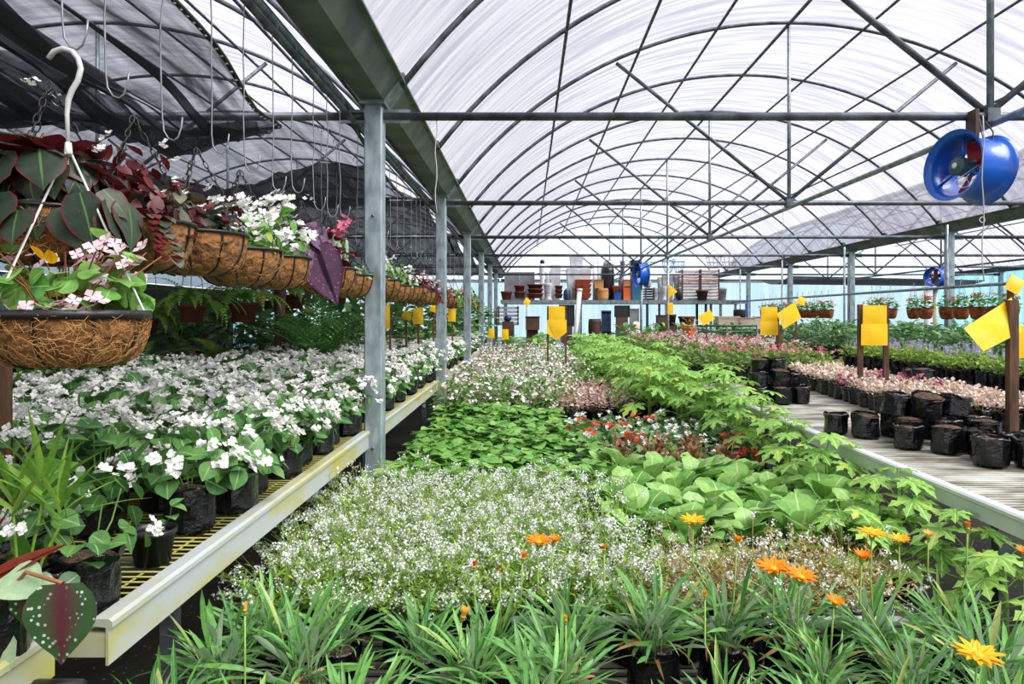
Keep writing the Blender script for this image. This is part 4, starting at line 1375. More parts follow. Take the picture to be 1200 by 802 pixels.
EB = []
for i in range(5):
    r, h = (.066, .115) if i != 3 else (.072, .135)
    EB.append({'name': 'grow_bag', 'cat': 'grow bag', 'parts': [part('bag_wall', bag_mesh('bag_wall', r, h, 320 + i, fold=i % 2 == 0, n=22)), part('soil', soil_mesh(r * .93, h * (.95 if i % 2 else .86), 320 + i))]})


def ebag(x, y, z, lab, k, grp, s=1.0, tip=None):
    r = place(EB[k % 5], lab, (x, y, z), rg.uniform(0, 6.28), s, grp)
    if tip: r.rotation_euler = tip
    return r


# stack by the papayas
G1 = 'stacked soil bags by the papaya seedlings'
n = 0
for lev, cells in enumerate((((1.70, 5.15), (1.86, 5.12), (2.02, 5.18), (1.74, 5.34), (1.90, 5.36), (2.06, 5.38), (1.80, 5.55)), ((1.74, 5.26), (1.90, 5.28), (2.0, 5.32), (1.82, 5.48)), ((1.78, 5.36), (1.92, 5.38)))):
    for i, (x, y) in enumerate(cells):
        ebag(x, y, ZB + lev * .098, f'black soil bag in the heap by papaya leaves, {("bottom", "middle", "top")[lev]} layer, {ORD[i]} from the rail', n, G1, 1.08, (jit(.1), jit(.1), rg.uniform(0, 6)) if lev else None)
        n += 1
# middle heap
G2 = 'heaped soil bags beside the rail'
n = 0
cells0 = [(1.70, 3.86), (1.80, 3.72), (1.88, 3.9), (1.98, 3.76), (2.06, 3.94), (2.14, 3.70), (2.24, 3.84), (2.34, 3.66), (1.94, 3.56), (2.10, 3.5), (1.86, 3.42), (1.98, 3.3), (2.12, 3.28), (2.26, 3.45)]
for i, (x, y) in enumerate(cells0):
    ebag(x, y, ZB, f'black soil bag in the wide heap, {ORD[i]} counted from its far rail end', n, G2, rg.uniform(.95, 1.15)); n += 1
for i, (x, y) in enumerate(((2.02, 3.86), (2.16, 3.8), (2.28, 3.74), (2.06, 3.62), (1.95, 3.7))):
    ebag(x, y, ZB + .105, f'black soil bag lying on top of the wide heap, {ORD[i]} of the top layer', n + 1, G2, 1.05, (jit(.25), jit(.25), rg.uniform(0, 6))); n += 1
G3 = 'row of soil bags at the near end of the slatted bench'
for i, (x, y, s) in enumerate(((2.0, 3.02, 1.1), (2.16, 2.98, 1.1), (2.06, 3.14, 1.0), (2.30, 3.06, 1.1), (2.44, 3.02, 1.05), (2.22, 3.16, 1.0), (2.56, 3.1, 1.0), (2.28, 2.86, .95), (2.42, 2.84, .95), (2.38, 3.2, 1.0))):
    ebag(x, y, ZB, f'crumpled black bag in front of the heap, {ORD[i]} of the near row', n, G3, s); n += 1
# pots with cream pink foliage
CR = [k_small(330 + i, 'l_cream', 'cream_leaved_seedling', n=70, R=.075, Hh=.07) for i in range(2)] + [k_small(333, 'l_mag', 'magenta_leaved_seedling', n=60, R=.06, Hh=.10)]
G4 = 'little cream and magenta plants on the slatted bench'
for row, (xo, k0) in enumerate(((2.34, 0), (2.48, 0), (2.62, 0), (2.76, 2), (2.90, 0))):
    for c in range(16 if row < 4 else 9):
        y = 4.05 + c * .155 - row * .06
        x = xo + .012 * c + jit(.012) + (.10 if c < 4 else 0)
        if row == 0 and c < 2: continue
        kk = 2 if (row in (2, 3) and 5 < c < 13 and (c + row) % 2) or (row == 0 and c in (8, 9)) else (c + row) % 2
        place(CR[kk], f'{"magenta" if kk == 2 else "cream-pink"} seedling in a small black bag, {ORD[row]} row, {ORD[c]} from the front', (x, y, ZB), rg.uniform(0, 6), rg.uniform(.95, 1.15), G4)
for i, (x, y, z) in enumerate(((2.95, 5.2, 0), (3.1, 5.25, 0), (3.02, 5.4, 0), (3.0, 5.3, .1), (3.12, 5.45, .0), (2.9, 5.5, 0), (3.06, 5.55, .1), (3.1, 5.7, 0), (2.95, 5.75, 0))):
    ebag(x, y, ZB + z, f'black bag in the pile behind the magenta seedlings, {ORD[i]} from the front', i, 'pile of bags behind the seedlings', 1.1)
for i, (x, y) in enumerate(((2.52, 6.5), (2.66, 6.52), (2.8, 6.48), (2.58, 6.36), (2.74, 6.34), (2.9, 6.5))):
    place(CR[i % 2], f'cream-pink seedling by the wooden stakes and kalanchoes, {ORD[i]} along', (x, y, ZB), i, 1.15, G4)

# ---- second right bench: lavender sage in front, pepper bushes behind
SAL = [k_salvia(340 + i) for i in range(3)]
for row in range(2):
    for c in range(19):
        y = 4.9 + c * .21
        place(SAL[(c + row) % 3], f'lavender sage in a black bag, {("front", "second")[row]} row along far rail, {ORD[c]} from near end', (4.02 + row * .2 + jit(.02), y + jit(.02), ZB), rg.uniform(0, 6), rg.uniform(1.05, 1.25), 'lavender sage along the far rail')
BUSH = [k_bush(350 + i) for i in range(4)]
for row in range(4):
    for c in range(16):
        y = 5.2 + c * .52 + .2 * (row % 2)
        x = 4.52 + row * .44
        if not inview(x, y, 1.4, 150): continue
        place(BUSH[(c + row * 3) % 4], f'leafy green pepper bush behind the lavender flowers, {ORD[row]} row, {ORD[c]} from the near end', (x + jit(.05), y + jit(.05), ZB - .02), rg.uniform(0, 6), rg.uniform(.78, 1.0), 'pepper bushes on the far right bench')
GERB = [k_bush(360, 'l_bush', R=.2, Hh=.2, zc=.28, n=90, L=.09, W=.05), k_bush(361, 'l_dark', R=.22, Hh=.22, zc=.28, n=90, L=.12, W=.07)]
for k in range(10):
    place(GERB[k % 2], f'broad-leaved green plant beyond the kalanchoes at the far end, {ORD[k]} across', (2.0 + (k % 5) * .55, 13.4 + (k // 5) * .8, .55), k, 1.3, 'broad-leaved plants beyond the kalanchoes')
bench('low_table', 'low wire table of broad-leaved plants beyond the slatted bench', 1.7, 4.6, 13.0, 14.8, .55, .06, .003, M['gridwire'], M['greenmetal'], sides=(-1,), legs=1.2)
# ================================================================== hanging baskets, hooks, wires
XP = -0.97


def wire_hook(x, y, ztop, zbot, label, grp='bent wire hooks on the gutter pipe', r=.0023, seed=0):
    r2 = R_(seed)
    t = tag(empty('wire_hook', (x, y, ztop)), label, 'wire hook', grp)
    m = MB()
    L = ztop - zbot
    pts = [(0, 0, 0.02)] + [(r2.uniform(-.006, .006), 0, -L * k / 6) for k in range(1, 5)]
    pts += [(0, 0, -L + .06), (.004, 0, -L + .025), (.016, 0, -L + .006), (.03, 0, -L), (.042, 0, -L + .01), (.05, 0, -L + .035), (.053, 0, -L + .062)]
    m.tube(pts, r, 5)
    link('wire_shank', m.build('wire_shank', M['wire']), t)
    m = MB(); m.tube([(.022 * math.cos(a), 0, .022 + .022 * math.sin(a)) for a in [PI * 1.5 + PI * 1.7 * k / 10 for k in range(11)]], r, 5)
    link('pipe_loop', m.build('pipe_loop', M['wire']), t)
    return t


hook_y = [1.46, 1.61, 1.86, 2.15, 2.40, 2.66, 2.88, 3.18, 3.39, 3.62, 4.0, 4.3, 4.62, 4.94, 5.2, 5.5, 5.85, 6.1, 6.35, 6.62, 6.9, 7.15, 7.4, 7.7, 8.0, 8.4, 8.8, 9.3, 9.9, 10.6]
for k, y in enumerate(hook_y):
    zb = (1.905 if k == 0 else 1.835 + .02 * math.sin(k * 2.3))
    lab = f'bent wire hook hanging from the gutter pipe, {ORD[k]} from the front'
    wire_hook(XP, y, ZT - .03, zb, lab, seed=k)
for k, y in enumerate((4.45, 4.8, 5.35, 5.65, 6.0, 6.5, 7.0)):
    wire_hook(XP - .34, y, ZT + .06, 1.83 + .03 * math.sin(k), f'bent wire hook in the second line beyond the pipe, {ORD[k]} from the front', seed=k + 60)


def chain(m, p0, p1, n=9, r=.0018):
    p0, p1 = V(p0), V(p1)
    d = (p1 - p0) / n
    for k in range(n):
        c = p0 + d * (k + .5)
        ax = d.orthogonal().normalized() if k % 2 else d.cross(d.orthogonal()).normalized()
        q = V((0, 0, 1)).rotation_difference(ax).to_matrix()
        # an elongated link
        u = d.normalized(); w = ax.cross(u)
        pts = [c + u * d.length * .62 * math.cos(t) + w * d.length * .26 * math.sin(t) for t in [2 * PI * j / 8 for j in range(9)]]
        m.tube(pts, r, 3, False)


def basket(y, x, zr, R, depth, label, plants, hanger='chain', zapex=1.83, fibres=0, nrib=10, seed=0, grp=None, grown='foliage', soilmat='soildark', rimr=.005, name='hanging_basket', coir='coir'):
    t = tag(empty(name, (x, y, zr - depth)), label, 'hanging basket', grp)
    rg2 = R_(seed)
    ph = [rg2.uniform(0, 6) for _ in range(3)]
    pr = []
    for k in range(9):
        a = k / 8
        pr.append((max(.02, R * .97 * math.sin(PI / 2 * (a * .86 + .14)) ** .62), depth * (1 - math.cos(PI / 2 * a)) if k else 0.0))
    pr[0] = (R * .42, 0.0)
    rib_n = nrib

    def wob(a, z, j):
        return R * (.030 * abs(math.sin(a * rib_n / 2)) + .012 * math.sin(7 * a + ph[0] + z * 40) - .012)
    m = MB()
    m.lathe(pr + [(R * .93, depth + .004), (R * .88, depth - .02)], 60, wob=wob)
    lin = link('coir_liner', m.build('coir_liner', M[coir]), t)
    if fibres:
        m = MB()
        for _ in range(fibres):
            a = rg2.uniform(0, 2 * PI); z = depth * rg2.uniform(.05, 1.0)
            q = z / depth
            r0 = R * (.985 if q > .5 else .9 - .35 * (.5 - q))
            pts = []
            da = rg2.uniform(-.25, .25); dz = rg2.uniform(-.03, .03)
            for k in range(4):
                aa = a + da * k / 3 + rg2.uniform(-.03, .03); zz = min(depth + .004, max(.004, z + dz * k / 3 + rg2.uniform(-.006, .006)))
                f = math.sqrt(max(0.0, 1 - (1 - zz / depth) ** 2))
                rr = R * (.42 + .58 * f ** .62) * rg2.uniform(.985, 1.03)
                pts.append((rr * math.cos(aa), rr * math.sin(aa), zz))
            m.tube(pts, .0006, 3, False)
        link('coir_fibres', tag_stuff(m.build('coir_fibres', M['coirstrand'])), lin)['kind'] = 'stuff'
    m = MB(); m.ring((0, 0, depth), R * 1.005, rimr, 48, 6)
    if rimr > .005:
        m = MB(); m.lathe([(R * 1.0, depth - .009), (R * 1.025, depth - .009), (R * 1.025, depth + .009), (R * 1.0, depth + .009)], 60)
    link('rim_band', m.build('rim_band', M['blackwire']), t)
    for k in range(nrib):
        a = 2 * PI * k / nrib
        m = MB()
        pts = []
        for j in range(8):
            q = j / 7
            rr = pr[j][0] * 1.0 + .002; zz = pr[j][1] - (.002 if j == 0 else 0)
            pts.append((rr * math.cos(a), rr * math.sin(a), zz))
        pts.append((R * 1.0 * math.cos(a), R * math.sin(a), depth))
        m.tube(pts, .0026, 5, False)
        link('wire_rib', m.build('wire_rib', M['blackwire']), t)
    m = MB(); m.lathe([(R * .9, depth - .012), (R * .5, depth + .004), (.01, depth + .01)], 18, cap0=False, cap1=True)
    link('soil', m.build('soil', M[soilmat]), t)
    ap = zapex - (zr - depth)
    for k in range(3):
        a = 2 * PI * k / 3 + (.15 if hanger != 'chain' else .6)
        m = MB()
        b0 = V((R * math.cos(a), R * math.sin(a), depth)); b1 = V((0, 0, ap))
        if hanger == 'chain':
            chain(m, b1, b0, 14)
        elif hanger == 'wire':
            m.tube([b1, b0, b0 + V((0, 0, -.012))], .0026, 5)
        else:
            m.tube([b1, b0], .0016, 4)
        link('hanger_' + ('chain' if hanger == 'chain' else 'wire'), m.build('hanger', M['blackwire' if hanger in ('chain', 'dark') else 'whitewire']), t)
    plants(t, depth, R, rg2)
    return t


def tag_stuff(me):
    return me


def pl(t, name, mb, mat, smooth=True, parent=None):
    return link(name, mb.build(name, M[mat], smooth), parent or t)


def fl_cluster(t, mat, pts, per, fr, rg2, spread=1.0, petals=4, cup=.4, name='flower_cluster'):
    for p in pts:
        m = MB()
        for _ in range(per):
            off = V((rg2.gauss(0, 1), rg2.gauss(0, 1), rg2.gauss(0, .7))) * fr * spread
            flower4(m, rg2, off, V((rg2.uniform(-.6, .6), rg2.uniform(-1, .3), .7)), fr * rg2.uniform(.8, 1.2), petals, cup)
        link(name, m.build(name, M[mat], False), t, tuple(p))


def p_pinkbegonia(t, dp, R, rg2):
    st = MB(); tips = []
    for k in range(60):
        d = sph(rg2, 0, 70)
        L = rg2.uniform(.08, .2)
        p0 = V((d.x * .06, d.y * .06, dp)); p1 = p0 + V((d.x * .75, d.y * .75, .75)) * L
        st.tube([p0, (p0 + p1) / 2 + V((0, 0, .015)), p1], .0018, 4, False); tips.append(p1)
    pl(t, 'stem', st, 'stemred')
    m = MB()
    for k in range(80):
        d = sph(rg2, 25, 85); p = V((d.x * R * .85, d.y * R * .85, dp + .01 + rg2.uniform(0, .10) * (1 - .3 * d.length)))
        m.leaf(p, (d.x * .3 + rg2.uniform(-.7, .7), d.y * .3 + rg2.uniform(-.7, .7), rg2.uniform(-.5, .5)), rg2.uniform(.036, .056), .048, ROUND, .3, .15, rg2.uniform(-.5, .5), up=(d.x, d.y, .5))
    for p in tips[:12]:
        m.leaf(p, sph(rg2, 30, 90), .045, .04, ROUND, .5, .15)
    pl(t, 'foliage', m, 'l_straw')
    pts = [p for p in tips[12:42]] + [V((rg2.uniform(-.14, .14), -.10 + rg2.uniform(-.03, .02), dp + rg2.uniform(.01, .03))) for _ in range(7)]
    fl_cluster(t, 'f_pink', pts, 3, .019, rg2, .8, 4, .3)
    m = MB()
    m.leaf((.0, -.08, dp + .11), (-.2, -.5, .8), .035, .024, ROUND, .4, .2); m.leaf((.02, -.08, dp + .1), (.1, -.4, .9), .032, .024, ROUND, .4, .2)
    pl(t, 'yellow_leaf', m, 'f_gold')


def p_rex(mat='l_rexred', n=130, L=.10, hang=True):
    def f(t, dp, R, rg2):
        m = MB(); st = MB()
        for k in range(n):
            a = rg2.uniform(0, 2 * PI)
            out = rg2.uniform(.15, 1.25); z = dp + ((.12 if hang else .17) * (1 - out * .75) + rg2.uniform(-.02, .05)) - (.05 if out > .9 and hang else 0)
            p = V((math.cos(a) * R * out, math.sin(a) * R * out, z))
            dd = V((math.cos(a) * .7, math.sin(a) * .7, -.35 if out > .55 else .2)) + V((rg2.uniform(-.4, .4), rg2.uniform(-.4, .4), rg2.uniform(-.3, .3)))
            l = L * rg2.uniform(.75, 1.25)
            if hang and out > .62:
                dd = V((math.cos(a) * .3 + rg2.uniform(-.5, .5), math.sin(a) * .3 + rg2.uniform(-.5, .5), -.9))
                m.leaf(p + V((0, 0, l * .35)), dd, l, l * .84, HEART, rg2.uniform(.1, .5), -.12, rg2.uniform(-.4, .4), .03, rg2, up=(math.cos(a), math.sin(a), .4))
            else:
                m.leaf(p, dd, l, l * .82, HEART, rg2.uniform(.5, 1.0), .12, rg2.uniform(-.5, .5), .03, rg2)
            st.tube([(0, 0, dp), (p.x * .6, p.y * .6, z + .03), p], .0025, 4, False)
        o = pl(t, 'foliage', m, mat)
        pl(t, 'leaf_stalk', st, 'stemred', parent=o)
        pts = [V((rg2.uniform(-.13, .13), rg2.uniform(-.16, .05), dp + rg2.uniform(.08, .27))) for _ in range(9)]
        fl_cluster(t, 'f_white', pts, 5, .010, rg2, 1.1)
    return f


def p_mound(mat, n=90, L=.05, W=.035, prof=ROUND, Hh=.1, fl=None, nf=14, per=6, fr=.014, trail=0, Rk=1.0, zoff=0.0, tmat=None):
    def f(t, dp, R, rg2):
        m = MB()
        domefoliage(m, rg2, n, (0, 0, dp + zoff), R * Rk, Hh, L, W, prof, hi=112, droop=.7, tilt=.3, inner=.4, face=.5)
        for k in range(trail):
            a = rg2.uniform(-2.6, -.4)
            p = V((math.cos(a) * R * 1.0, math.sin(a) * R * 1.0, dp + .01))
            for j in range(8):
                m.leaf(p, (math.cos(a) + rg2.uniform(-.5, .5), math.sin(a) + rg2.uniform(-.5, .5), -.3), L * .8, W * .8, prof, .6, .15)
                p = p + V((math.cos(a) * .008, math.sin(a) * .008, -.014))
        pl(t, 'foliage', m, mat)
        if fl:
            pts = []
            for _ in range(nf):
                d = sph(rg2, 0, 80); pts.append(V((d.x * R * Rk * 1.02, d.y * R * Rk * 1.02, dp + zoff + d.z * Hh * 1.2)))
            fl_cluster(t, fl, pts, per, fr, rg2, 1.0)
    return f


def p_purple(t, dp, R, rg2):
    p_rex('l_rexpurple', 22, .12)(t, dp, R, rg2)
    m = MB()
    m.leaf((.10, -.11, dp + .05), (.35, -.25, -.9), .27, .17, HEART, .25, .15, .35, .02, rg2, up=(.2, -.9, .3))
    m.leaf((-.02, -.10, dp + .11), (.5, -.4, .25), .19, .15, HEART, .8, .15, .2, .02, rg2)
    pl(t, 'big_leaf', m, 'l_rexpurple')


def p_darkcluster(t, dp, R, rg2):
    p_mound('l_burg', 60, .07, .055, ROUND, .2)(t, dp, R, rg2)
    fl_cluster(t, 'f_hot', [V((.08, -.05, dp + .19)), V((.10, -.02, dp + .21)), V((.06, -.02, dp + .17))], 9, .02, rg2, .9)


def p_cactus(t, dp, R, rg2):
    p_mound('l_succ', 80, .06, .024, OVAL, .06)(t, dp, R, rg2)
    for (x, y2, h) in ((-.05, -.04, .22), (-.02, -.07, .18), (.0, -.02, .2)):
        m = MB()
        m.lathe([(.012, dp), (.018, dp + h * .5), (.016, dp + h * .9), (.004, dp + h)], 10, (x, y2, 0), wob=lambda a, z, j: .003 * math.sin(5 * a), cap1=True)
        pl(t, 'cactus_column', m, 'l_succ')


GBK = 'coir hanging baskets along the left gutter'
basket(1.456, -.955, 1.352, .150, .108, 'coir hanging basket of pale pink begonias, hung lower and closer than the rest', p_pinkbegonia, 'wire', 1.70, 900, 9, 1, GBK, rimr=.006)
basket(1.53, -1.045, 1.575, .14, .115, 'coir basket overflowing with big red-edged dark begonia leaves', p_rex(), 'chain', 1.86, 500, 10, 2, GBK)
seq = [
    (1.72, 'coir basket of burgundy trailing begonia with bronze leaves spilling over', lambda t, d, R, r: (p_mound('l_burg', 260, .042, .028, OVAL, .19, 'f_white', 8, 5, .008, trail=5)(t, d, R, r), p_mound('l_bronze', 40, .055, .042, OVAL, .12, trail=3)(t, d, R, r))),
    (2.05, 'coir basket of bronze leaved begonia with sparse white flowers', lambda t, d, R, r: (p_mound('l_bronze', 110, .06, .045, ROUND, .14, 'f_white', 10, 5, .011, trail=3)(t, d, R, r), p_mound('l_burg', 60, .05, .035, OVAL, .15)(t, d, R, r))),
    (2.36, 'coir basket of white begonias, paler of the two white ones', p_mound('l_straw', 80, .05, .04, ROUND, .14, 'f_white', 22, 6, .017)),
    (2.66, 'coir basket of tall white begonias with bright green leaves', p_mound('l_straw', 110, .052, .042, ROUND, .20, 'f_white', 26, 6, .018)),
    (3.0, 'coir basket of purple rex begonia with one huge hanging leaf', p_purple),
    (3.38, 'coir basket of dark begonia topped by hot pink flowers', p_darkcluster),
    (3.75, 'coir basket with short green cactus columns and silvery leaves', p_cactus),
    (4.16, 'coir basket of silvery green succulent leaves behind the big post', p_mound('l_succ', 110, .06, .024, OVAL, .09)),
    (4.6, 'coir basket of silvery leaves and white flowers, first past the big post', p_mound('l_succ', 90, .05, .028, OVAL, .14, 'f_white', 10, 5, .014)),
    (5.0, 'coir basket of white begonias, second past the big post', p_mound('l_straw', 90, .05, .04, ROUND, .2, 'f_white', 16, 5, .016)),
    (5.4, 'coir basket of pale green leaves, third past the big post', p_mound('l_succ', 90, .055, .03, OVAL, .15, 'f_white', 8, 4, .014)),
    (5.85, 'coir basket of dark burgundy leaves before the second post', p_mound('l_burg', 110, .06, .04, OVAL, .16)),
    (6.35, 'coir basket of burgundy and pink speckled leaves at the second post', p_mound('l_burg', 110, .055, .035, OVAL, .14, 'f_pink', 12, 4, .012, trail=3)),
    (6.8, 'coir basket of reddish trailing leaves just past the second post', p_mound('l_burg', 120, .055, .035, OVAL, .13, 'f_pink', 18, 4, .012, trail=6)),
    (7.5, 'coir basket of rosy trailing leaves midway to the third post', p_mound('l_burg', 110, .055, .035, OVAL, .13, 'f_pink', 22, 4, .012, trail=7)),
    (8.3, 'coir basket of brownish foliage, second before the third post', p_mound('l_rust', 100, .05, .035, OVAL, .13, 'f_white', 8, 4, .012, trail=4)),
    (9.2, 'coir basket of mixed green and rust foliage near the third post', p_mound('l_dark', 120, .06, .04, OVAL, .16, 'f_red', 5, 3, .012, trail=5)),
    (10.6, 'coir basket of green and red foliage past the third post', p_mound('l_rust', 120, .07, .05, OVAL, .2, trail=6)),
    (12.2, 'last coir basket of green foliage far along the left gutter', p_mound('l_dark', 120, .08, .05, OVAL, .2, trail=5)),
]
for k, (y, lab, fn) in enumerate(seq):
    basket(y, XP + .0, 1.575 + .012 * math.sin(k * 1.9), .142, .118, lab, fn, 'chain', 1.84, 120 if k < 6 else 0, 10, 10 + k, GBK)

# white S hook carrying the lower pink basket
t = tag(empty('s_hook', (-.955, 1.456, 1.70)), 'thick white plastic S-shaped hook above the pink begonia basket', 'hook')
m = MB()
pts = [(-.042, 0, .185), (-.03, 0, .20), (-.012, 0, .206), (.008, 0, .20), (.02, 0, .185), (.026, 0, .165), (.02, 0, .14), (.008, 0, .12), (.0, 0, .10), (-.003, 0, .07), (0, 0, .0)]
m.tube(pts, [.005, .0056] + [.0056] * 7 + [.0045, .0035], 8)
link('hook_body', m.build('hook_body', M['whitewire']), t)
m = MB(); m.lathe([(.006, -.02), (.008, -.01), (.006, .01)], 10, cap1=True); link('hook_collar', m.build('hook_collar', M['whitewire']), t)

# hanging row of geranium baskets in the right distance
m = MB(); m.tube([(5.55, 7.0, 1.72), (5.55, 21.5, 1.72)], .02, 6)
tag(link('hanging_pipe', m.build('hanging_pipe', M['galv'])), 'pipe carrying the little geranium baskets beyond the pepper bushes', 'pipe')
for k, y in enumerate((8.5, 11.5, 14.5, 17.5, 20.5)):
    m = MB(); m.tube([(0, 0, 0), (0, 0, 2.55)], .018, 6)
    tag(link('hanger_post', m.build('hanger_post', M['galv']), None, (5.55, y + .75, 0)), f'thin upright carrying the geranium basket pipe, {ORD[k]} from the near end', 'post', 'uprights of the geranium pipe')
GER = []
for i in range(3):
    h = empty('geranium_basket')
    bpy.data.objects.remove(h)
    m = MB(); m.lathe([(.045, 0), (.07, .02), (.084, .08), (.088, .14), (.084, .145), (.08, .12)], 18, wob=lambda a, z, j: .004 * math.sin(8 * a))
    liner = m.build('coir_liner', plain('rusty_coir', srgb(120, 56, 26), srgb(170, 92, 48), .9, 0, 20, .6, 40) if i == 0 else bpy.data.materials['rusty_coir'])
    m = MB(); m.ring((0, 0, .14), .089, .004, 24, 5); rim = m.build('rim_band', M['blackwire'])
    m = MB(); domefoliage(m, R_(400 + i), 70, (0, 0, .15), .12, .14, .05, .045, ROUND, hi=105, droop=.5, inner=.4); fol = m.build('foliage', M['l_straw'])
    fm = MB(); r3 = R_(410 + i)
    for _ in range(5):
        d = sph(r3, 0, 60); c = V((d.x * .13, d.y * .13, .15 + d.z * .15))
        for _k in range(8): flower4(fm, r3, c + V((r3.gauss(0, .012), r3.gauss(0, .012), r3.gauss(0, .01))), d, .014)
    bl = fm.build('blossom', M[('f_hot', 'f_mixpink', 'f_red')[i]], False)
    parts = [part('coir_liner', liner), part('rim_band', rim), part('foliage', fol), part('blossom', bl)]
    for k in range(3):
        a = 2 * PI * k / 3 + .5
        m = MB(); m.tube([(.088 * math.cos(a), .088 * math.sin(a), .14), (0, 0, .48)], .002, 4)
        parts.append(part('hanger_wire', m.build('hanger_wire', M['wire'])))
    GER.append({'name': 'hanging_basket', 'cat': 'hanging basket', 'parts': parts})
ys = [8.05, 8.35, 8.62, 8.95, 9.25, 9.75, 10.05, 10.7, 11.0, 11.28, 12.9, 13.2, 13.5, 13.8, 14.1, 14.4, 14.7, 15.0, 15.3, 15.6, 16.0, 16.4]
for k, y in enumerate(ys):
    place(GER[k % 3], f'small rusty coir basket of geraniums under the far pipe, {ORD[k]} from its near end', (5.55, y, 1.30), k, 1.1, 'geranium baskets under the far pipe')

# ================================================================== white cords
for k, (px, py0, py1, d, lab) in enumerate(((511, 138, 250, 3.9, 'thin white cord hanging from the first tie bar beside the big post'), (1152, 140, 330, 3.55, 'long white cord hanging past the blue fan'), (917, 238, 380, 6.95, 'fine cord hanging from the second truss'))):
    p0, p1 = P(px, py0, d), P(px + 1, py1, d)
    t = tag(empty('cord', tuple(p0)), lab, 'cord')
    m = MB(); L = (p0 - p1).z
    m.tube([(0, 0, .02)] + [(.006 * math.sin(j * 1.7), 0, -L * j / 8) for j in range(1, 9)], .003 if k < 2 else .0018, 5)
    link('cord_line', m.build('cord_line', M['rope']), t)
    if k == 1:
        m = MB(); m.ring((-.004, 0, -L * .62), .014, .0028, 12, 5, (0, 1, 0)); link('knot_loop', m.build('knot_loop', M['rope']), t)

# ================================================================== fans
def duct_fan(c, axis, R, L, label, up=(0, 0, 1)):
    t = tag(empty('duct_fan', tuple(c)), label, 'fan')
    ax = V(axis).normalized()
    q = ax.to_track_quat('Z', 'Y').to_matrix()     # local +Z looks out of the open mouth
    m = MB()
    fl = R * .19
    pr = [(R + fl, L / 2), (R + fl * .55, L / 2 - fl * .25), (R + fl * .18, L / 2 - fl * .7), (R, L / 2 - fl * 1.3), (R, -L / 2 + fl * 1.3), (R + fl * .18, -L / 2 + fl * .7), (R + fl * .55, -L / 2 + fl * .25), (R + fl, -L / 2)]
    inn = [(r - .004, z) for r, z in reversed(pr)]
    m.lathe(pr + inn + [pr[0]], 48, cap0=False, rot=q)
    link('duct_shell', m.build('duct_shell', M['bluefan']), t)
    m = MB()
    m.lathe([(.01, -.02), (R * .29, -.02), (R * .31, .0), (R * .31, L * .36), (R * .27, L * .40), (R * .08, L * .42)], 28, rot=q, wob=lambda a, z, j: (.004 * math.sin(14 * a) if 1 < j < 4 else 0), cap1=True)
    mo = link('motor', m.build('motor', M['motor']), t)
    m = MB(); m.lathe([(R * .10, L * .42), (R * .10, L * .435), (R * .04, L * .44)], 16, rot=q, cap1=True); link('shaft_cap', m.build('shaft_cap', M['white']), mo)
    for k in range(5):
        a = 2 * PI * k / 5 + .4
        m = MB()
        r0, r1 = R * .2, R * .93
        vs_ = []
        for (r, w, tw) in ((r0, .05, .6), ((r0 + r1) / 2, .075, .45), (r1, .085, .3)):
            for s_ in (-1, 1):
                for th in (-.002, .002):
                    o = V((r * math.cos(a) - s_ * w * R / .18 * .5 * math.sin(a), r * math.sin(a) + s_ * w * R / .18 * .5 * math.cos(a), -L * .16 + s_ * w * math.sin(tw) * .5 + th))
                    vs_.append(m.add(q @ o))
        for j in range(2):
            b0 = j * 4; b1 = b0 + 4
            m.face(vs_[b0], vs_[b0 + 2], vs_[b1 + 2], vs_[b1]); m.face(vs_[b0 + 1], vs_[b1 + 1], vs_[b1 + 3], vs_[b0 + 3])
            m.face(vs_[b0], vs_[b1], vs_[b1 + 1], vs_[b0 + 1]); m.face(vs_[b0 + 2], vs_[b0 + 3], vs_[b1 + 3], vs_[b1 + 2])
        m.face(vs_[8], vs_[10], vs_[11], vs_[9])
        link('fan_blade', m.build('fan_blade', M['red'], False), t)
    for k in range(3):
        a = 2 * PI * k / 3 + PI * .5
        m = MB()
        m.tube([q @ V((R * .2 * math.cos(a), R * .2 * math.sin(a), L * .2)), q @ V((R * .99 * math.cos(a), R * .99 * math.sin(a), L * .2))], .009 * R / .18, 6)
        link('motor_strut', m.build('motor_strut', M['bluefan']), t)
    return t, q


c1 = V((2.425, 3.84, 2.16))
t, q = duct_fan(c1, (-.955, -.25, .08), .163, .235, 'big blue duct fan with red blades hanging from the first tie bar')
m = MB(); m.box((.03, .02, .235), (.02, .09, .17)); link('hanger_bracket', m.build('hanger_bracket', M['brown'], False), t)
m = MB(); m.tube([(.08, .03, .30), (.13, .0, .2), (.10, -.05, .1), (.03, -.12, .02)], .004, 5)
m.tube([(.05, .0, .29), (.05, -.05, .12), (.02, -.12, .0)], .004, 5)
link('power_cable', m.build('power_cable', M['black']), t)
m = MB(); pts = [(-.06, -.10, -.05)] + [(-.1 + .03 * math.sin(k), -.13 + .012 * k, -.08 - .045 * math.sin(PI * k / 6)) for k in range(7)] + [(.0, -.08, .0)]
m.tube(pts, .003, 5); link('motor_cable', m.build('motor_cable', M['white']), t)

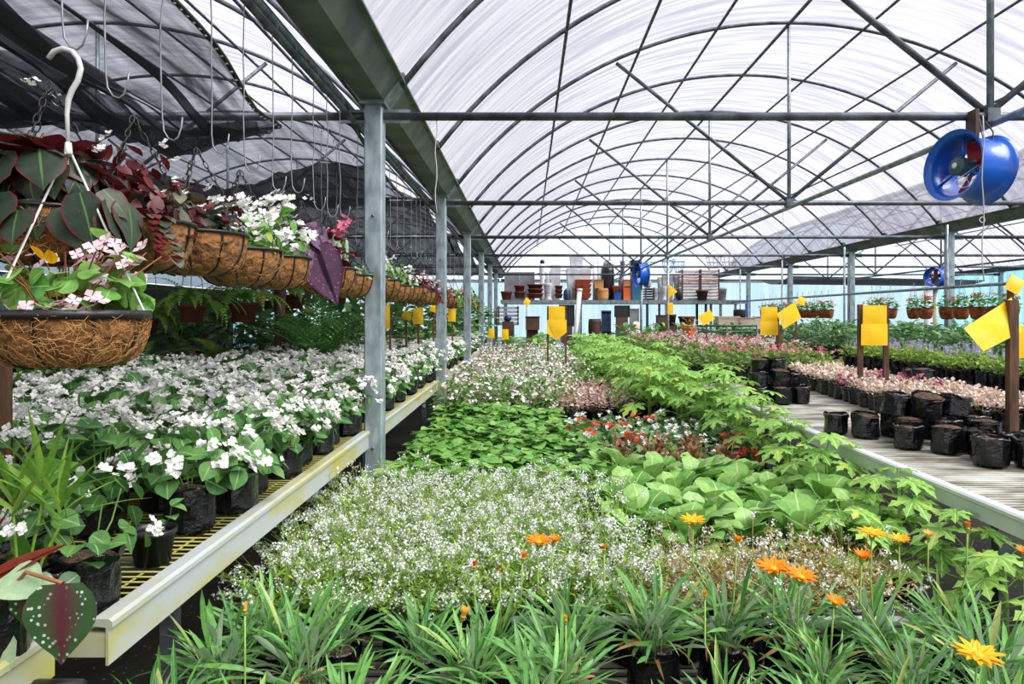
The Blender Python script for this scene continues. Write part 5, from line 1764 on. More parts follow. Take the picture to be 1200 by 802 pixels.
t, q = duct_fan(P(1096, 325, 15.0), (-.88, -.45, 0), .17, .22, 'small looking blue duct fan on a stout pole in the right bay')
t = tag(empty('fan_pole', (P(1092, 325, 15.0).x, 15.02, 0)), 'stout pale pole carrying the blue fan in the right bay', 'pole')
m = MB(); m.tube([(-.08, 0, 0), (-.08, 0, 1.93)], .07, 12); link('pale_post', m.build('pale_post', M['white']), t)
m = MB(); m.tube([(.10, 0.02, 0), (.10, .02, 1.93)], .05, 12); link('mossy_post', m.build('mossy_post', M['rail']), t)
m = MB(); m.box((.02, 0, 1.945), (.34, .2, .03)); link('cap_plate', m.build('cap_plate', M['galv'], False), t)
t, q = duct_fan(P(751, 322, 15.8), (-.98, -.2, 0), .24, .22, 'blue drum fan hanging below the far truss above the cluttered rack')
m = MB(); m.tube([(0, 0, .25), (0, 0, .30)], .012, 6); link('hanger_bracket', m.build('hanger_bracket', M['brown']), t)

# ================================================================== yellow sticky cards
def quadcard(name, t, pts, mat, th=.0025):
    """a card as a thin bent board between four corners"""
    a, b2, c, d = [V(p) for p in pts]
    nrm = (b2 - a).cross(d - a).normalized()
    m = MB()

    def f(u, v):
        p = a.lerp(b2, u).lerp(d.lerp(c, u), v)
        return p + nrm * (.006 * math.sin(PI * u) * math.sin(PI * v))
    m.grid(6, 6, f)
    n0 = len(m.v)
    m.grid(6, 6, lambda u, v: V(f(u, v)) + nrm * th)
    for (u0, v0, u1, v1) in ((0, 0, 1, 0), (1, 0, 1, 1), (1, 1, 0, 1), (0, 1, 0, 0)):
        for k in range(6):
            A = (u0 + (u1 - u0) * k / 6, v0 + (v1 - v0) * k / 6); B = (u0 + (u1 - u0) * (k + 1) / 6, v0 + (v1 - v0) * (k + 1) / 6)
            m.face(m.add(f(*A)), m.add(f(*B)), m.add(V(f(*B)) + nrm * th), m.add(V(f(*A)) + nrm * th))
    return link(name, m.build(name, M[mat], False), t)


def stake_mesh(x, y, z0, z1, w=.03):
    m = MB(); m.box((x, y, (z0 + z1) / 2), (w, w * .8, z1 - z0)); return m.build('stake', M['wood'], False)


def trap(label, d, stakes, cards, zbase, mat='yellow', name='sticky_trap', stakew=.03, block=False):
    """stakes: (px, py_top); cards: lists of four pixel corners with small depth offsets"""
    x0 = P(stakes[0][0] if stakes else cards[0][0][0], 370, d).x
    t = tag(empty(name, (x0, d, zbase)), label, 'sticky trap', 'yellow sticky traps')
    o = V((x0, d, zbase))
    for (px, py) in stakes:
        p = P(px, py, d)
        link('stake', stake_mesh(p.x - o.x, 0, 0, p.z - zbase, stakew), t)
        if block:
            m = MB(); m.box((p.x - o.x, 0, .014), (.11, .1, .028)); link('foot_block', m.build('foot_block', M['wood'], False), t)
    for j, cd in enumerate(cards):
        pts = [P(px, py, d + dy) - o for (px, py, dy) in cd]
        quadcard('card', t, pts, mat if isinstance(mat, str) else mat[j])
    return t


def rectc(x0, y0, x1, y1, dy=-.03):
    return [(x0, y1, dy), (x1, y1, dy), (x1, y0, dy), (x0, y0, dy)]


def dia(cx, cy, r, dy=-.03, rot=0.0, sq=1.0):
    return [(cx + r * sq * math.cos(a + rot), cy - r * math.sin(a + rot), dy + .02 * math.sin(a)) for a in (-PI / 2, 0, PI / 2, PI)]


trap('yellow sticky trap sleeved over two brown stakes on the slatted bench', 5.2, [(1008, 357), (1038, 357)], [rectc(1011, 358, 1039, 381, -.03), rectc(1009, 380, 1040, 405, -.035)], ZB, stakew=.034, block=True)
trap('large tilted yellow sticky trap with pale glare on the closest right stake', 3.37, [(1186, 352)], [[(1152, 412, -.05), (1197, 389, .0), (1185, 349, .03), (1129, 385, -.06)]], ZB, 'yellow2', stakew=.043, block=True)
trap('small yellow card with wavy edge above the large tilted trap', 4.4, [(1184, 340)], [dia(1189, 334, 13, -.03, .3)], ZB, stakew=.03)
trap('upright yellow sheet partly behind the large tilted trap', 4.0, [(1206, 380)], [rectc(1189, 382, 1212, 420, -.03)], ZB, stakew=.03)
trap('yellow sticky trap with a pointed lower edge between two stakes above the pale flowers', 9.4, [(642, 359), (663, 359)], [[(643, 381, -.03), (662, 381, -.03), (662, 359, -.03), (643, 359, -.03)], [(652, 399, -.035), (664, 390, -.035), (664, 375, -.035), (641, 375, -.035)], [(652, 399, -.036), (641, 391, -.036), (641, 376, -.036), (653, 376, -.036)]], ZC, stakew=.024)
trap('upright yellow sticky trap at the rear of the kalanchoes', 7.6, [(911, 360)], [rectc(892, 360, 911, 377, -.03), rectc(891, 377, 912, 393, -.035)], ZB, stakew=.03)
trap('tilted yellow card leaning beside the upright trap at the kalanchoes', 7.5, [(914, 385)], [[(918, 386, -.03), (939, 373, -.02), (931, 354, .0), (910, 368, -.02)]], ZB, 'yellow2')
trap('little yellow flag card above the tilted one', 8.6, [(933, 358)], [dia(939, 353, 6.5, -.02, .5)], ZB, stakew=.02)
trap('yellow diamond card fixed on the pipe pole', 12.75, [], [[(783, 350, 0), (794, 342, 0), (785, 334, 0), (783, 334, 0)]], 1.3)
trap('lower yellow card on a cane by the pipe pole', 12.4, [(782, 355)], [rectc(782, 355, 789, 368)], ZC, stakew=.015)
trap('tilted yellow card on a cane in front of the cream boxes', 9.0, [(828, 372)], [[(824, 382, -.03), (838, 374, -.02), (832, 363, 0), (818, 371, 0)]], ZC, 'yellow2', stakew=.016)
trap('small yellow diamond card on a cane in front of the rack', 12.0, [(617, 352)], [dia(617.5, 354, 5.8, -.03, .2, .8)], ZC, stakew=.012)
for (px, py, w2, h2, d, lab) in ((576, 391, 7, 11, 10.5, 'small yellow card at the first gap between far left posts'), (592, 392, 8, 12, 11.5, 'small yellow card beside the foot of the rack')):
    trap(lab, d, [(px + 2, py - h2 / 2)], [rectc(px - w2 / 2, py - h2 / 2, px + w2 / 2, py + h2 / 2)], ZC, stakew=.016)
for (d, st_, cards, lab) in (
        (9.0, [(327, 352)], [rectc(331, 358, 344, 368), rectc(331, 368, 344, 380, -.035)], 'two yellow cards one above the other on a dark stake among the left ferns'),
        (7.5, [(305, 352)], [dia(306, 348, 7, -.03, .5)], 'tilted yellow card high beneath the baskets'),
        (9.5, [(360, 360)], [dia(361, 364, 5, -.03, .2)], 'small crumpled yellow card left of the big post'),
        (9.0, [(263, 360)], [dia(263, 365, 5, -.03, 0, .45)], 'narrow yellow card against the black wall'),
        (8.0, [(222, 415)], [rectc(216, 420, 229, 432)], 'yellow card low behind the begonias'),
        (8.2, [(269, 408)], [rectc(266, 412, 272, 422)], 'tiny yellow card low near the purple plant'),
        (6.5, [(457, 358)], [rectc(448, 358, 457, 386)], 'yellow card right beside the big post'),
        (7.0, [(476, 365)], [dia(476.5, 370, 7, -.03, .4)], 'tilted yellow card past the big post'),
        (7.2, [(490, 360)], [rectc(484, 361, 496, 380)], 'upright yellow card midway to the second post'),
        (8.0, [(508, 356)], [dia(509, 362, 6, -.03, .4)], 'tilted yellow card at the second post'),
        (8.4, [(530, 360)], [rectc(525, 362, 534, 377)], 'upright yellow card past the second post')):
    trap(lab, d, st_, cards, .62, stakew=.02)
# ================================================================== rack at the far end
DR = 19.1
ZS = H + 18 * DR / F          # shelf top
xa, xb = P(587, 0, DR).x, P(876, 0, DR).x
t = tag(empty('storage_rack', ((xa + xb) / 2, DR + .3, 0)), 'long steel rack of pots, crates and oddments across the far end', 'rack')
wr = (xb - xa) / 2
m = MB(); m.box((0, 0, ZS - .02), (2 * wr, 1.1, .04)); link('shelf_board', m.build('shelf_board', M['shelf'], False), t)
m = MB(); m.box((0, -.55, ZS - .055), (2 * wr, .04, .09)); link('front_beam', m.build('front_beam', M['galv'], False), t)
m = MB(); m.box((0, .55, ZS - .055), (2 * wr, .04, .09)); link('rear_beam', m.build('rear_beam', M['galvdark'], False), t)
for px in (592, 680, 757, 779, 825, 842, 872):
    for dy in (-.5, .5):
        m = MB(); m.box((P(px, 0, DR).x - (xa + xb) / 2, dy, (ZS - .06) / 2), (.06, .06, ZS - .06)); link('upright', m.build('upright', M['dark' if px in (757, 825) else 'galv'], False), t)
m = MB(); m.box((0, 0, .45), (2 * wr, 1.0, .03)); link('lower_shelf', m.build('lower_shelf', M['shelf'], False), t)

C2 = (580, 290, 150 / 1002); C3 = (720, 290, 170 / 1136)


def item(kind, crop, u0, u1, v0, v1, mat, label, dy=0.0, name=None, cat=None, zfix=None, d=None, extra=None):
    """one oddment standing between pixel columns u0-u1 and rows v0 (top)-v1 (base) of a crop"""
    dd = (d or DR) + dy
    X0 = P(crop[0] + u0 * crop[2], 0, dd).x; X1 = P(crop[0] + u1 * crop[2], 0, dd).x
    zt = P(0, crop[1] + v0 * crop[2], dd).z; zb = P(0, crop[1] + v1 * crop[2], dd).z
    if zfix is not None: zb = zfix
    x, wd, hh = (X0 + X1) / 2, X1 - X0, max(.03, zt - zb)
    nm = name or kind
    t = tag(empty(nm, (x, dd, zb)), label, cat or nm.split('_')[-1])
    mt = M[mat]
    r = wd / 2
    if kind == 'pot':
        m = MB(); m.lathe([(r * .72, 0), (r * .92, hh * .78), (r, hh * .79), (r, hh), (r * .9, hh), (r * .86, hh * .7)], 20); link('pot_wall', m.build('pot_wall', mt), t)
        m = MB(); m.ring((0, 0, hh * .9), r * .99, r * .05, 24, 5); link('pot_rim', m.build('pot_rim', mt), t)
    elif kind == 'vase':
        m = MB(); m.lathe([(r * .8, 0), (r * .9, hh * .05), (r * .75, hh * .12), (r * .85, hh * .6), (r, hh * .85), (r, hh), (r * .85, hh), (r * .8, hh * .9)], 20); link('pot_wall', m.build('pot_wall', mt), t)
        m = MB(); m.lathe([(r * .95, 0), (r * 1.02, hh * .02), (r * .95, hh * .05)], 20); link('foot_ring', m.build('foot_ring', mt), t)
    elif kind == 'square':
        m = MB(); a, b2 = r * .8, r
        for (s0, s1, z0, z1) in ((a, b2, 0, hh * .9), (b2 * 1.0, b2 * 1.0, hh * .9, hh)):
            lo = [m.add((sx * s0, sy * s0, z0)) for sx, sy in ((-1, -1), (1, -1), (1, 1), (-1, 1))]; hi = [m.add((sx * s1, sy * s1, z1)) for sx, sy in ((-1, -1), (1, -1), (1, 1), (-1, 1))]
            for k in range(4): m.face(lo[k], lo[(k + 1) % 4], hi[(k + 1) % 4], hi[k])
            m.face(*lo[::-1])
        link('planter_wall', m.build('planter_wall', mt, False), t)
        m = MB()
        for sx, sy, lx, ly in ((0, -1, 2, .12), (0, 1, 2, .12), (-1, 0, .12, 2), (1, 0, .12, 2)): m.box((sx * r * .95, sy * r * .95, hh * .96), (lx * r, ly * r, hh * .08))
        link('planter_rim', m.build('planter_rim', mt, False), t)
    elif kind == 'box':
        m = MB(); m.box((0, 0, hh * .46), (wd * .96, min(wd, .5), hh * .92)); link('box_body', m.build('box_body', mt, False), t)
        m = MB(); m.box((0, 0, hh * .93), (wd, min(wd, .52), hh * .14)); link('box_lid', m.build('box_lid', mt, False), t)
    elif kind == 'panel':
        m = MB(); m.box((0, 0, hh / 2), (wd, .03, hh)); link('panel_sheet', m.build('panel_sheet', mt, False), t)
        m = MB()
        for sx in (-1, 1): m.box((sx * (wd / 2 - .01), -.01, hh / 2), (.025, .035, hh))
        m.box((0, -.01, hh - .012), (wd, .035, .025)); link('panel_edge', m.build('panel_edge', mt, False), t)
    elif kind == 'crate':
        m = MB()
        for k in range(5):
            z = hh * (.1 + .2 * k)
            m.box((0, -.2, z), (wd, .02, hh * .10)); m.box((0, .2, z), (wd, .02, hh * .13)); m.box((-wd / 2, 0, z), (.02, .4, hh * .13)); m.box((wd / 2, 0, z), (.02, .4, hh * .13))
        link('crate_slats', m.build('crate_slats', mt, False), t)
        for sx in (-1, 1):
            m = MB(); m.box((sx * wd * .47, -.215, hh / 2), (.035, .02, hh)); link('corner_batten', m.build('corner_batten', M['brown'], False), t)
        m = MB(); m.box((0, 0, .012), (wd * .96, .38, .02)); link('crate_floor', m.build('crate_floor', mt, False), t)
    elif kind == 'barrel':
        m = MB(); m.lathe([(r * .85, 0), (r * .97, hh * .15), (r, hh * .5), (r * .97, hh * .85), (r * .88, hh), (r * .8, hh), (r * .8, hh * .96)], 24, cap1=True); link('barrel_body', m.build('barrel_body', mt), t)
        for q in (.2, .8):
            m = MB(); m.ring((0, 0, hh * q), r * .99, r * .035, 28, 5); link('barrel_hoop', m.build('barrel_hoop', mt), t)
    elif kind == 'ball':
        m = MB(); m.lathe([(r * .45, 0), (r * .85, hh * .2), (r, hh * .5), (r * .85, hh * .82), (r * .55, hh * .97), (r * .45, hh), (r * .4, hh * .9)], 20); link('pot_wall', m.build('pot_wall', mt), t)
        m = MB(); m.ring((0, 0, hh * .98), r * .5, r * .06, 20, 5); link('pot_rim', m.build('pot_rim', mt), t)
    elif kind == 'tube':
        m = MB(); m.lathe([(r, 0), (r, hh), (r * .9, hh), (r * .9, hh * .9)], 20); link('roll_body', m.build('roll_body', mt), t)
        m = MB(); m.ring((0, 0, hh * .99), r * .95, r * .06, 20, 5); link('roll_end', m.build('roll_end', mt), t)
    elif kind == 'sack':
        m = MB(); m.lathe([(r * .8, 0), (r, hh * .15), (r * .97, hh * .5), (r * .85, hh * .8), (r * .5, hh * .93), (r * .6, hh)], 16, wob=lambda a, z, j: r * .06 * math.sin(4 * a + z * 9), cap1=True); link('sack_body', m.build('sack_body', mt), t)
        m = MB(); m.ring((0, 0, hh * .92), r * .52, r * .07, 16, 5); link('tie_cord', m.build('tie_cord', M['rope']), t)
    elif kind == 'wirebasket':
        for q in (.0, .5, 1.0):
            m = MB(); m.ring((0, 0, hh * q), r * (.55 + .45 * q), .007, 24, 4); link('wire_hoop', m.build('wire_hoop', M[mat]), t)
        m = MB()
        for k in range(10):
            a = 2 * PI * k / 10; m.tube([(r * .55 * math.cos(a), r * .55 * math.sin(a), 0), (r * .8 * math.cos(a), r * .8 * math.sin(a), hh * .5), (r * math.cos(a), r * math.sin(a), hh)], .005, 4)
        link('wire_lattice', m.build('wire_lattice', M[mat]), t)
    if extra: extra(t, r, hh)
    return t


S = ZS
I = item
def stack(n, crop, u0, u1, v0, v1, mat, label, kind='pot', name='terracotta_pot'):
    z0 = None
    hpx = (v1 - v0) / n
    for k in range(n):
        b1 = v1 - k * hpx
        I(kind, crop, u0 + (k % 2) * 2, u1 - (k % 2) * 2, b1 - hpx, b1, mat, f'{label}, {("bottom", "second", "third", "fourth")[k]} of its stack', name=name, cat='pot')


I('panel', C2, 75, 190, 195, 400, 'greyboard', 'pale grey sheet leaning at the left end of the rack', .4, 'board_sheet', 'board', S)
I('panel', C2, 192, 310, 195, 400, 'greyboard', 'second pale grey sheet along the rack beside the first', .4, 'board_sheet', 'board', S)
I('pot', C2, 45, 135, 345, 400, 'terradark', 'low dark terracotta bowl at the left end of the rack', 0, 'terracotta_pot', 'pot', S)
stack(2, C2, 148, 238, 298, 398, 'terradark', 'dark terracotta pot next to the low bowl')
stack(3, C2, 250, 380, 290, 398, 'terradark', 'wide dark terracotta pot behind the yellow diamond card')
I('vase', C2, 348, 392, 130, 400, 'palestone', 'tall pale pedestal planter topped by a black ball', .25, 'pedestal_planter', 'planter', S)
I('ball', C2, 352, 390, 98, 132, 'black', 'black ball finial atop the tall pale pedestal planter', .25, 'ball_finial', 'finial')
I('vase', C2, 394, 434, 190, 400, 'palestone', 'plain pale planter column right of the ball topped pedestal', .3, 'pedestal_planter', 'planter', S)
I('square', C2, 436, 512, 140, 400, 'palestone', 'broad pale stone planter column on the rack', .35, 'square_planter', 'planter', S)
I('square', C2, 560, 745, 170, 400, 'palestone', 'very broad pale stone planter with carved bands', .35, 'square_planter', 'planter', S)
I('square', C2, 586, 690, 62, 170, 'palestone', 'pale grey planter stacked highest on the rack', .35, 'square_planter', 'planter')
I('vase', C2, 380, 450, 282, 400, 'stone', 'grey stone lantern shaped planter between terracotta stacks', -.1, 'stone_planter', 'planter', S)
stack(3, C2, 466, 532, 300, 398, 'terradark', 'narrow terracotta and white pot right of the grey planter')
I('sack', C2, 536, 592, 325, 400, 'navy', 'dark navy bundle beside the red planters', -.1, 'cloth_bundle', 'bundle', S)
I('pot', C2, 598, 640, 300, 400, 'cream', 'cream pot half hidden left of the red planters', .1, 'cream_pot', 'pot', S)
stack(4, C2, 628, 752, 255, 398, 'terra', 'red terracotta square planter', 'square', 'terracotta_planter')
I('box', C2, 775, 848, 255, 322, 'card', 'yellowish carton stacked on the tan tub', 0, 'carton', 'carton')
I('barrel', C2, 790, 890, 322, 398, 'card', 'round tan tub on the rack under a carton', 0, 'storage_tub', 'tub', S)
I('tube', C2, 765, 800, 80, 400, 'white', 'tall white plastic roll standing on the rack', .3, 'plastic_roll', 'roll', S)
I('tube', C2, 802, 835, 80, 400, 'palestone', 'second tall pale plastic roll on the rack', .3, 'plastic_roll', 'roll', S)
I('barrel', C2, 832, 935, 150, 400, 'black', 'big black barrel near the middle of the rack', .3, 'plastic_barrel', 'barrel', S)
I('sack', C2, 848, 938, 100, 150, 'stone', 'grey bundle lying on top of the black barrel', .3, 'cloth_bundle', 'bundle')
I('pot', C2, 918, 978, 300, 348, 'orange', 'orange clay pot set on a dark blue tub', 0, 'clay_pot', 'pot')
I('box', C2, 930, 985, 348, 400, 'blue', 'dark blue tub under an orange clay pot', 0, 'plastic_tub', 'tub', S)
I('sack', C3, 30, 78, 200, 400, 'sack', 'lilac grey sack standing upright on the rack', .2, 'sack', 'sack', S)
I('vase', C3, 44, 84, 105, 205, 'sack', 'tall grey blue vase behind the lilac sack', .3, 'tall_vase', 'vase')
I('box', C3, 66, 126, 300, 400, 'orange', 'orange brown carton beside the teal box', 0, 'carton', 'carton', S)
I('box', C3, 70, 124, 255, 300, 'card', 'smaller brown carton on the orange brown one', 0, 'carton', 'carton')
I('box', C3, 130, 214, 255, 400, 'teal', 'big teal painted box in the middle of the rack', 0, 'teal_box', 'box', S)
I('box', C3, 130, 176, 192, 255, 'orange', 'brown carton standing on the teal box', 0, 'carton', 'carton')
I('box', C3, 120, 196, 104, 150, 'black', 'black case stacked over the teal box', .3, 'black_case', 'case')
I('panel', C3, 124, 190, 150, 400, 'brown', 'narrow brown board behind the teal box', .35, 'board_sheet', 'board', S)
I('crate', C3, 234, 302, 318, 400, 'black', 'black plastic crate right of the teal box', 0, 'plastic_crate', 'crate', S)
I('ball', C3, 240, 290, 255, 318, 'stone', 'round grey stone urn on the black crate', 0, 'stone_urn', 'urn')
for k, (u0, u1, v0, lab) in enumerate(((300, 338, 320, 'small grey block pot right of the black crate'), (336, 372, 235, 'tall grey stone planter among the crowd'), (374, 410, 215, 'grey stone planter pale at its rim'), (356, 412, 305, 'short grey stone pot in front of the tall ones'), (416, 458, 215, 'grey stone column behind the pole'), (462, 510, 215, 'last grey stone column before the crates'))):
    I('vase' if k % 2 else 'square', C3, u0, u1, v0, 400, 'stone', lab, -.15 if k in (0, 3) else .2, 'stone_planter', 'planter', S)
I('ball', C3, 478, 536, 325, 400, 'dark', 'dark round pot in front of the pink crates', -.25, 'round_pot', 'pot', S)
for (u0, u1, v0, v1, lab) in ((515, 655, 290, 400, 'faded pink crate, lower one near the dark round pot'), (515, 655, 180, 290, 'faded pink crate, upper one near the grey columns'), (658, 806, 290, 400, 'faded pink crate, lower one at the outer end'), (658, 806, 175, 290, 'faded pink crate, upper one at the outer end')):
    I('crate', C3, u0, u1, v0, v1, 'crate', lab, .1, 'wooden_crate', 'crate', S if v1 == 400 else None)
I('pot', C3, 640, 735, 335, 400, 'brown', 'low brown pot in front of the outer crates', -.25, 'brown_pot', 'pot', S)
I('pot', C3, 815, 880, 318, 400, 'stone', 'grey pot standing alone right of the crates', 0, 'stone_pot', 'pot', S)
for k, (u0, u1, v0, v1, mt, lab) in enumerate(((372, 470, 112, 195, 'blue', 'bluish wire basket frame left of the pair above the crates'), (455, 550, 112, 195, 'blue', 'bluish wire basket frame right beside its twin'), (715, 840, 78, 160, 'wire', 'grey wire basket frame hung above the outer crates'), (830, 968, 72, 160, 'wire', 'grey wire basket frame hung nearest the right gutter'))):
    tt = I('wirebasket', C3, u0, u1, v0, v1, mt, lab, .1, 'wire_basket', 'basket')
    m = MB(); m.tube([(0, 0, .4 * .9), (0, 0, 1.6)], .004, 4)
    z = tt.location.z
    for s_ in (-1, 1):
        m = MB(); m.tube([(s_ * .2, 0, .30), (0, 0, max(.5, ZT - z))], .004, 4); link('hang_wire', m.build('hang_wire', M['wire']), tt)

# below and in front of the rack
for (kind, crop, u0, u1, v0, v1, mat, lab, nm, cat, dy) in (
        ('crate', C2, 28, 186, 460, 610, 'stone', 'grey crate with a blue ball in front, under the rack', 'plastic_crate', 'crate', -.3),
        ('ball', C2, 70, 132, 530, 580, 'navy', 'shiny dark blue ball by the grey crate', 'glazed_ball', 'ball', -.8),
        ('box', C2, 238, 350, 540, 645, 'brown', 'dark brown box under the rack', 'brown_box', 'box', -.3),
        ('panel', C2, 502, 622, 450, 620, 'dark', 'black board behind the double-staked yellow trap', 'board_sheet', 'board', -.2),
        ('barrel', C2, 730, 832, 560, 690, 'brown', 'dark brown barrel under the rack', 'wooden_barrel', 'barrel', -.3),
        ('box', C2, 834, 906, 495, 660, 'navy', 'upright dark blue box under the rack', 'blue_box', 'box', -.3),
        ('panel', C3, 0, 120, 455, 548, 'dark', 'dark grey board set high under the rack', 'board_sheet', 'board', -.6),
        ('panel', C3, 120, 192, 480, 640, 'greyboard', 'light grey board standing beside the dark one', 'board_sheet', 'board', -.5),
        ('box', C3, 330, 410, 530, 600, 'brown', 'brown box behind the pole at the far aisle', 'brown_box', 'box', -.2),
        ('pot', C3, 408, 485, 525, 605, 'brown', 'wide brown pot under the rack near the pole', 'brown_pot', 'pot', -.2),
        ('pot', C3, 500, 632, 540, 620, 'terradark', 'dark terracotta trough behind the dried plant', 'terracotta_pot', 'pot', -.2),
        ('box', C3, 645, 720, 610, 690, 'navy', 'small dark blue box right of the dried plant', 'blue_box', 'box', -2),
        ('box', C3, 792, 960, 540, 640, 'cream', 'cream box left of three on the far table', 'foam_box', 'box', -2),
        ('box', C3, 962, 1086, 550, 640, 'cream', 'cream box in the middle of three on the far table', 'foam_box', 'box', -2.1),
        ('box', C3, 1090, 1150, 540, 640, 'cream', 'cream box at the outer end of three on the far table', 'foam_box', 'box', -2),
        ('barrel', C3, 932, 1030, 486, 545, 'black', 'black tub behind the cream boxes', 'plastic_tub', 'tub', -1.4)):
    tt = I(kind, crop, u0, u1, v0, v1, mat, lab, dy, nm, cat)
    z = tt.location.z
    if z > .06:
        mm = MB(); mm.box((0, .05, -z / 2), (.3, .2, z)); link('support_block', mm.build('support_block', M['brown'], False), tt)
t = tag(empty('stone_statue', tuple(P(745, 395, 17.5).to_tuple()[:2]) + (0,)), 'cream stone statue figure by the dark boards', 'statue')
z0 = 0
m = MB(); m.lathe([(.16, 0), (.16, .5), (.12, .52), (.13, .6)], 14, cap1=True); link('plinth', m.build('plinth', M['cream'], True), t)
m = MB(); m.lathe([(.10, .6), (.16, .68), (.18, .8), (.13, .95), (.08, 1.02), (.10, 1.08), (.085, 1.16), (.03, 1.2)], 16, wob=lambda a, z, j: .012 * math.sin(3 * a + z * 8), cap1=True); link('carved_body', m.build('carved_body', M['cream']), t)
# white leaning pipe
p0, p1 = P(675, 392, 16.5), P(679.5, 339, 16.5)
t = tag(empty('leaning_pipe', (p0.x, p0.y, 0)), 'white plastic pipe leaning upright in front of the rack', 'pipe')
m = MB(); m.tube([(-.1, 0, 0), (p1.x - p0.x, .0, p1.z)], .055, 12); link('pipe_body', m.build('pipe_body', M['white']), t)
m = MB(); m.tube([(p1.x - p0.x - .004, 0, p1.z - .05), (p1.x - p0.x, 0, p1.z + .01)], .064, 12); link('pipe_collar', m.build('pipe_collar', M['white']), t)
# orange pot with a dried plant
p = P(807, 396, 10.5)
t = tag(empty('planter_on_stand', (p.x, p.y, ZC)), 'square orange clay pot with a dried brown plant on a stand', 'planter')
m = MB(); m.box((0, 0, (p.z - ZC) / 2 - .0), (.16, .16, p.z - ZC)); link('stand', m.build('stand', M['brown'], False), t)
m = MB(); m.lathe([(.07, 0), (.10, .13), (.115, .135), (.115, .16), (.10, .16), (.095, .13)], 4, (0, 0, p.z - ZC)); link('pot_wall', m.build('pot_wall', M['orange'], False), t)
m = MB(); domefoliage(m, R_(7), 90, (0, 0, p.z - ZC + .17), .17, .16, .06, .022, OVAL, hi=100, inner=.2); link('dried_foliage', m.build('dried_foliage', M['l_dry']), t)
# green rail table frame
x0, x1 = P(816, 0, 11.0).x, P(887, 0, 11.0).x
zt = P(0, 382, 11.0).z; zb = P(0, 389, 11.0).z
t = tag(empty('rail_stand', (0, 11.0, 0)), 'green steel rail frame standing above leafy plants at the far aisle', 'stand')
for z in (zt, zb):
    m = MB(); m.tube([(x0, 0, z), (x1, 0, z)], .016, 6); link('rail_bar', m.build('rail_bar', M['greenmetal']), t)
for k in range(5):
    x = x0 + (x1 - x0) * k / 4
    m = MB(); m.tube([(x, 0, ZB - .1), (x, 0, zt)], .014, 6); link('rail_leg', m.build('rail_leg', M['greenmetal']), t)
t = tag(empty('blue_pole', (P(876, 0, 18.4).x, 18.4, 0)), 'thin blue pole at the outer end of the rack', 'pole')
m = MB(); m.tube([(0, 0, 0), (0, 0, P(0, 346, 18.4).z)], .03, 8); link('pole_pipe', m.build('pole_pipe', M['blue']), t)
m = MB(); m.box((0, 0, .01), (.15, .15, .02)); link('pole_base', m.build('pole_base', M['blue'], False), t)
BIG = [k_bush(470 + i, 'l_must', 'broad_leaved_plant', 'leafy plant', R=.26, Hh=.26, zc=.34, n=46, L=.22, W=.13, r=.12, h=.22) for i in range(2)]
for k, (px, d, z, s) in enumerate(((597, 14.8, .35, 1), (625, 14.8, .3, 1.1), (640, 15.4, .4, 1), (682, 15.0, .35, 1.1), (702, 15.4, .4, 1.0), (727, 14.6, .35, 1.1), (758, 15.0, .4, 1.2), (775, 15.6, .35, 1.1), (840, 14.0, .3, 1.0))):
    place(BIG[k % 2], f'broad-leaved green plant in the strip before the rack, {ORD[k]} from the left gutter', (P(px, 0, d).x, d, z), k * 1.1, s, 'broad-leaved plants before the rack')
m = MB(); m.box(((P(585, 0, 15).x + P(800, 0, 15).x) / 2, 15.1, .27), (4.2, 1.6, .06))
tt = tag(empty('low_table', (0, 0, 0)), 'low board table before the rack under broad-leaved plants', 'table')
link('table_top', m.build('table_top', M['shelf'], False), tt)
for x in (-.4, 1.4, 3.2):
    for y in (14.5, 15.7):
        mm = MB(); mm.box((x, y, .12), (.06, .06, .24)); link('leg', mm.build('leg', M['wood'], False), tt)

# ================================================================== shaded plants of the left bay
FERN = [k_fern(500 + i, (30, 36)[i], (.40, .46)[i]) for i in range(2)]
PALM = [k_palm(510), k_palm(511, 10, .7)]
ARE = [k_palm(512, 9, .6, 'l_areca')]
DRK = [k_bush(520 + i, m_, 'shade_shrub', 'shrub', R=.27, Hh=.33, zc=.4, n=130, L=.13, W=.07, r=.11, h=.2) for i, m_ in enumerate(('l_dark', 'l_bush', 'l_dark'))]
PUR_ = k_spiky(530, 'l_mag'); GRN = k_spiky(531, 'l_areca', 36, .36, .026); RED = k_spiky(532, 'f_red', 30, .18, .02)
LB = .62


def hangerfern(spec, px, py, d, s, lab, name='hanging_fern'):
    p = P(px, py, d)
    t = place(spec, lab, (p.x, p.y, p.z), px, s, 'ferns hanging under the nets', name=name, cat='hanging plant')
    for k in range(3):
        a = 2 * PI * k / 3
        m = MB(); m.tube([(.11 * math.cos(a), .11 * math.sin(a), .15), (0, 0, (2.4 - p.z) / s)], .003, 4)
        link('hanger_wire', m.build('hanger_wire', M['wire']), t)


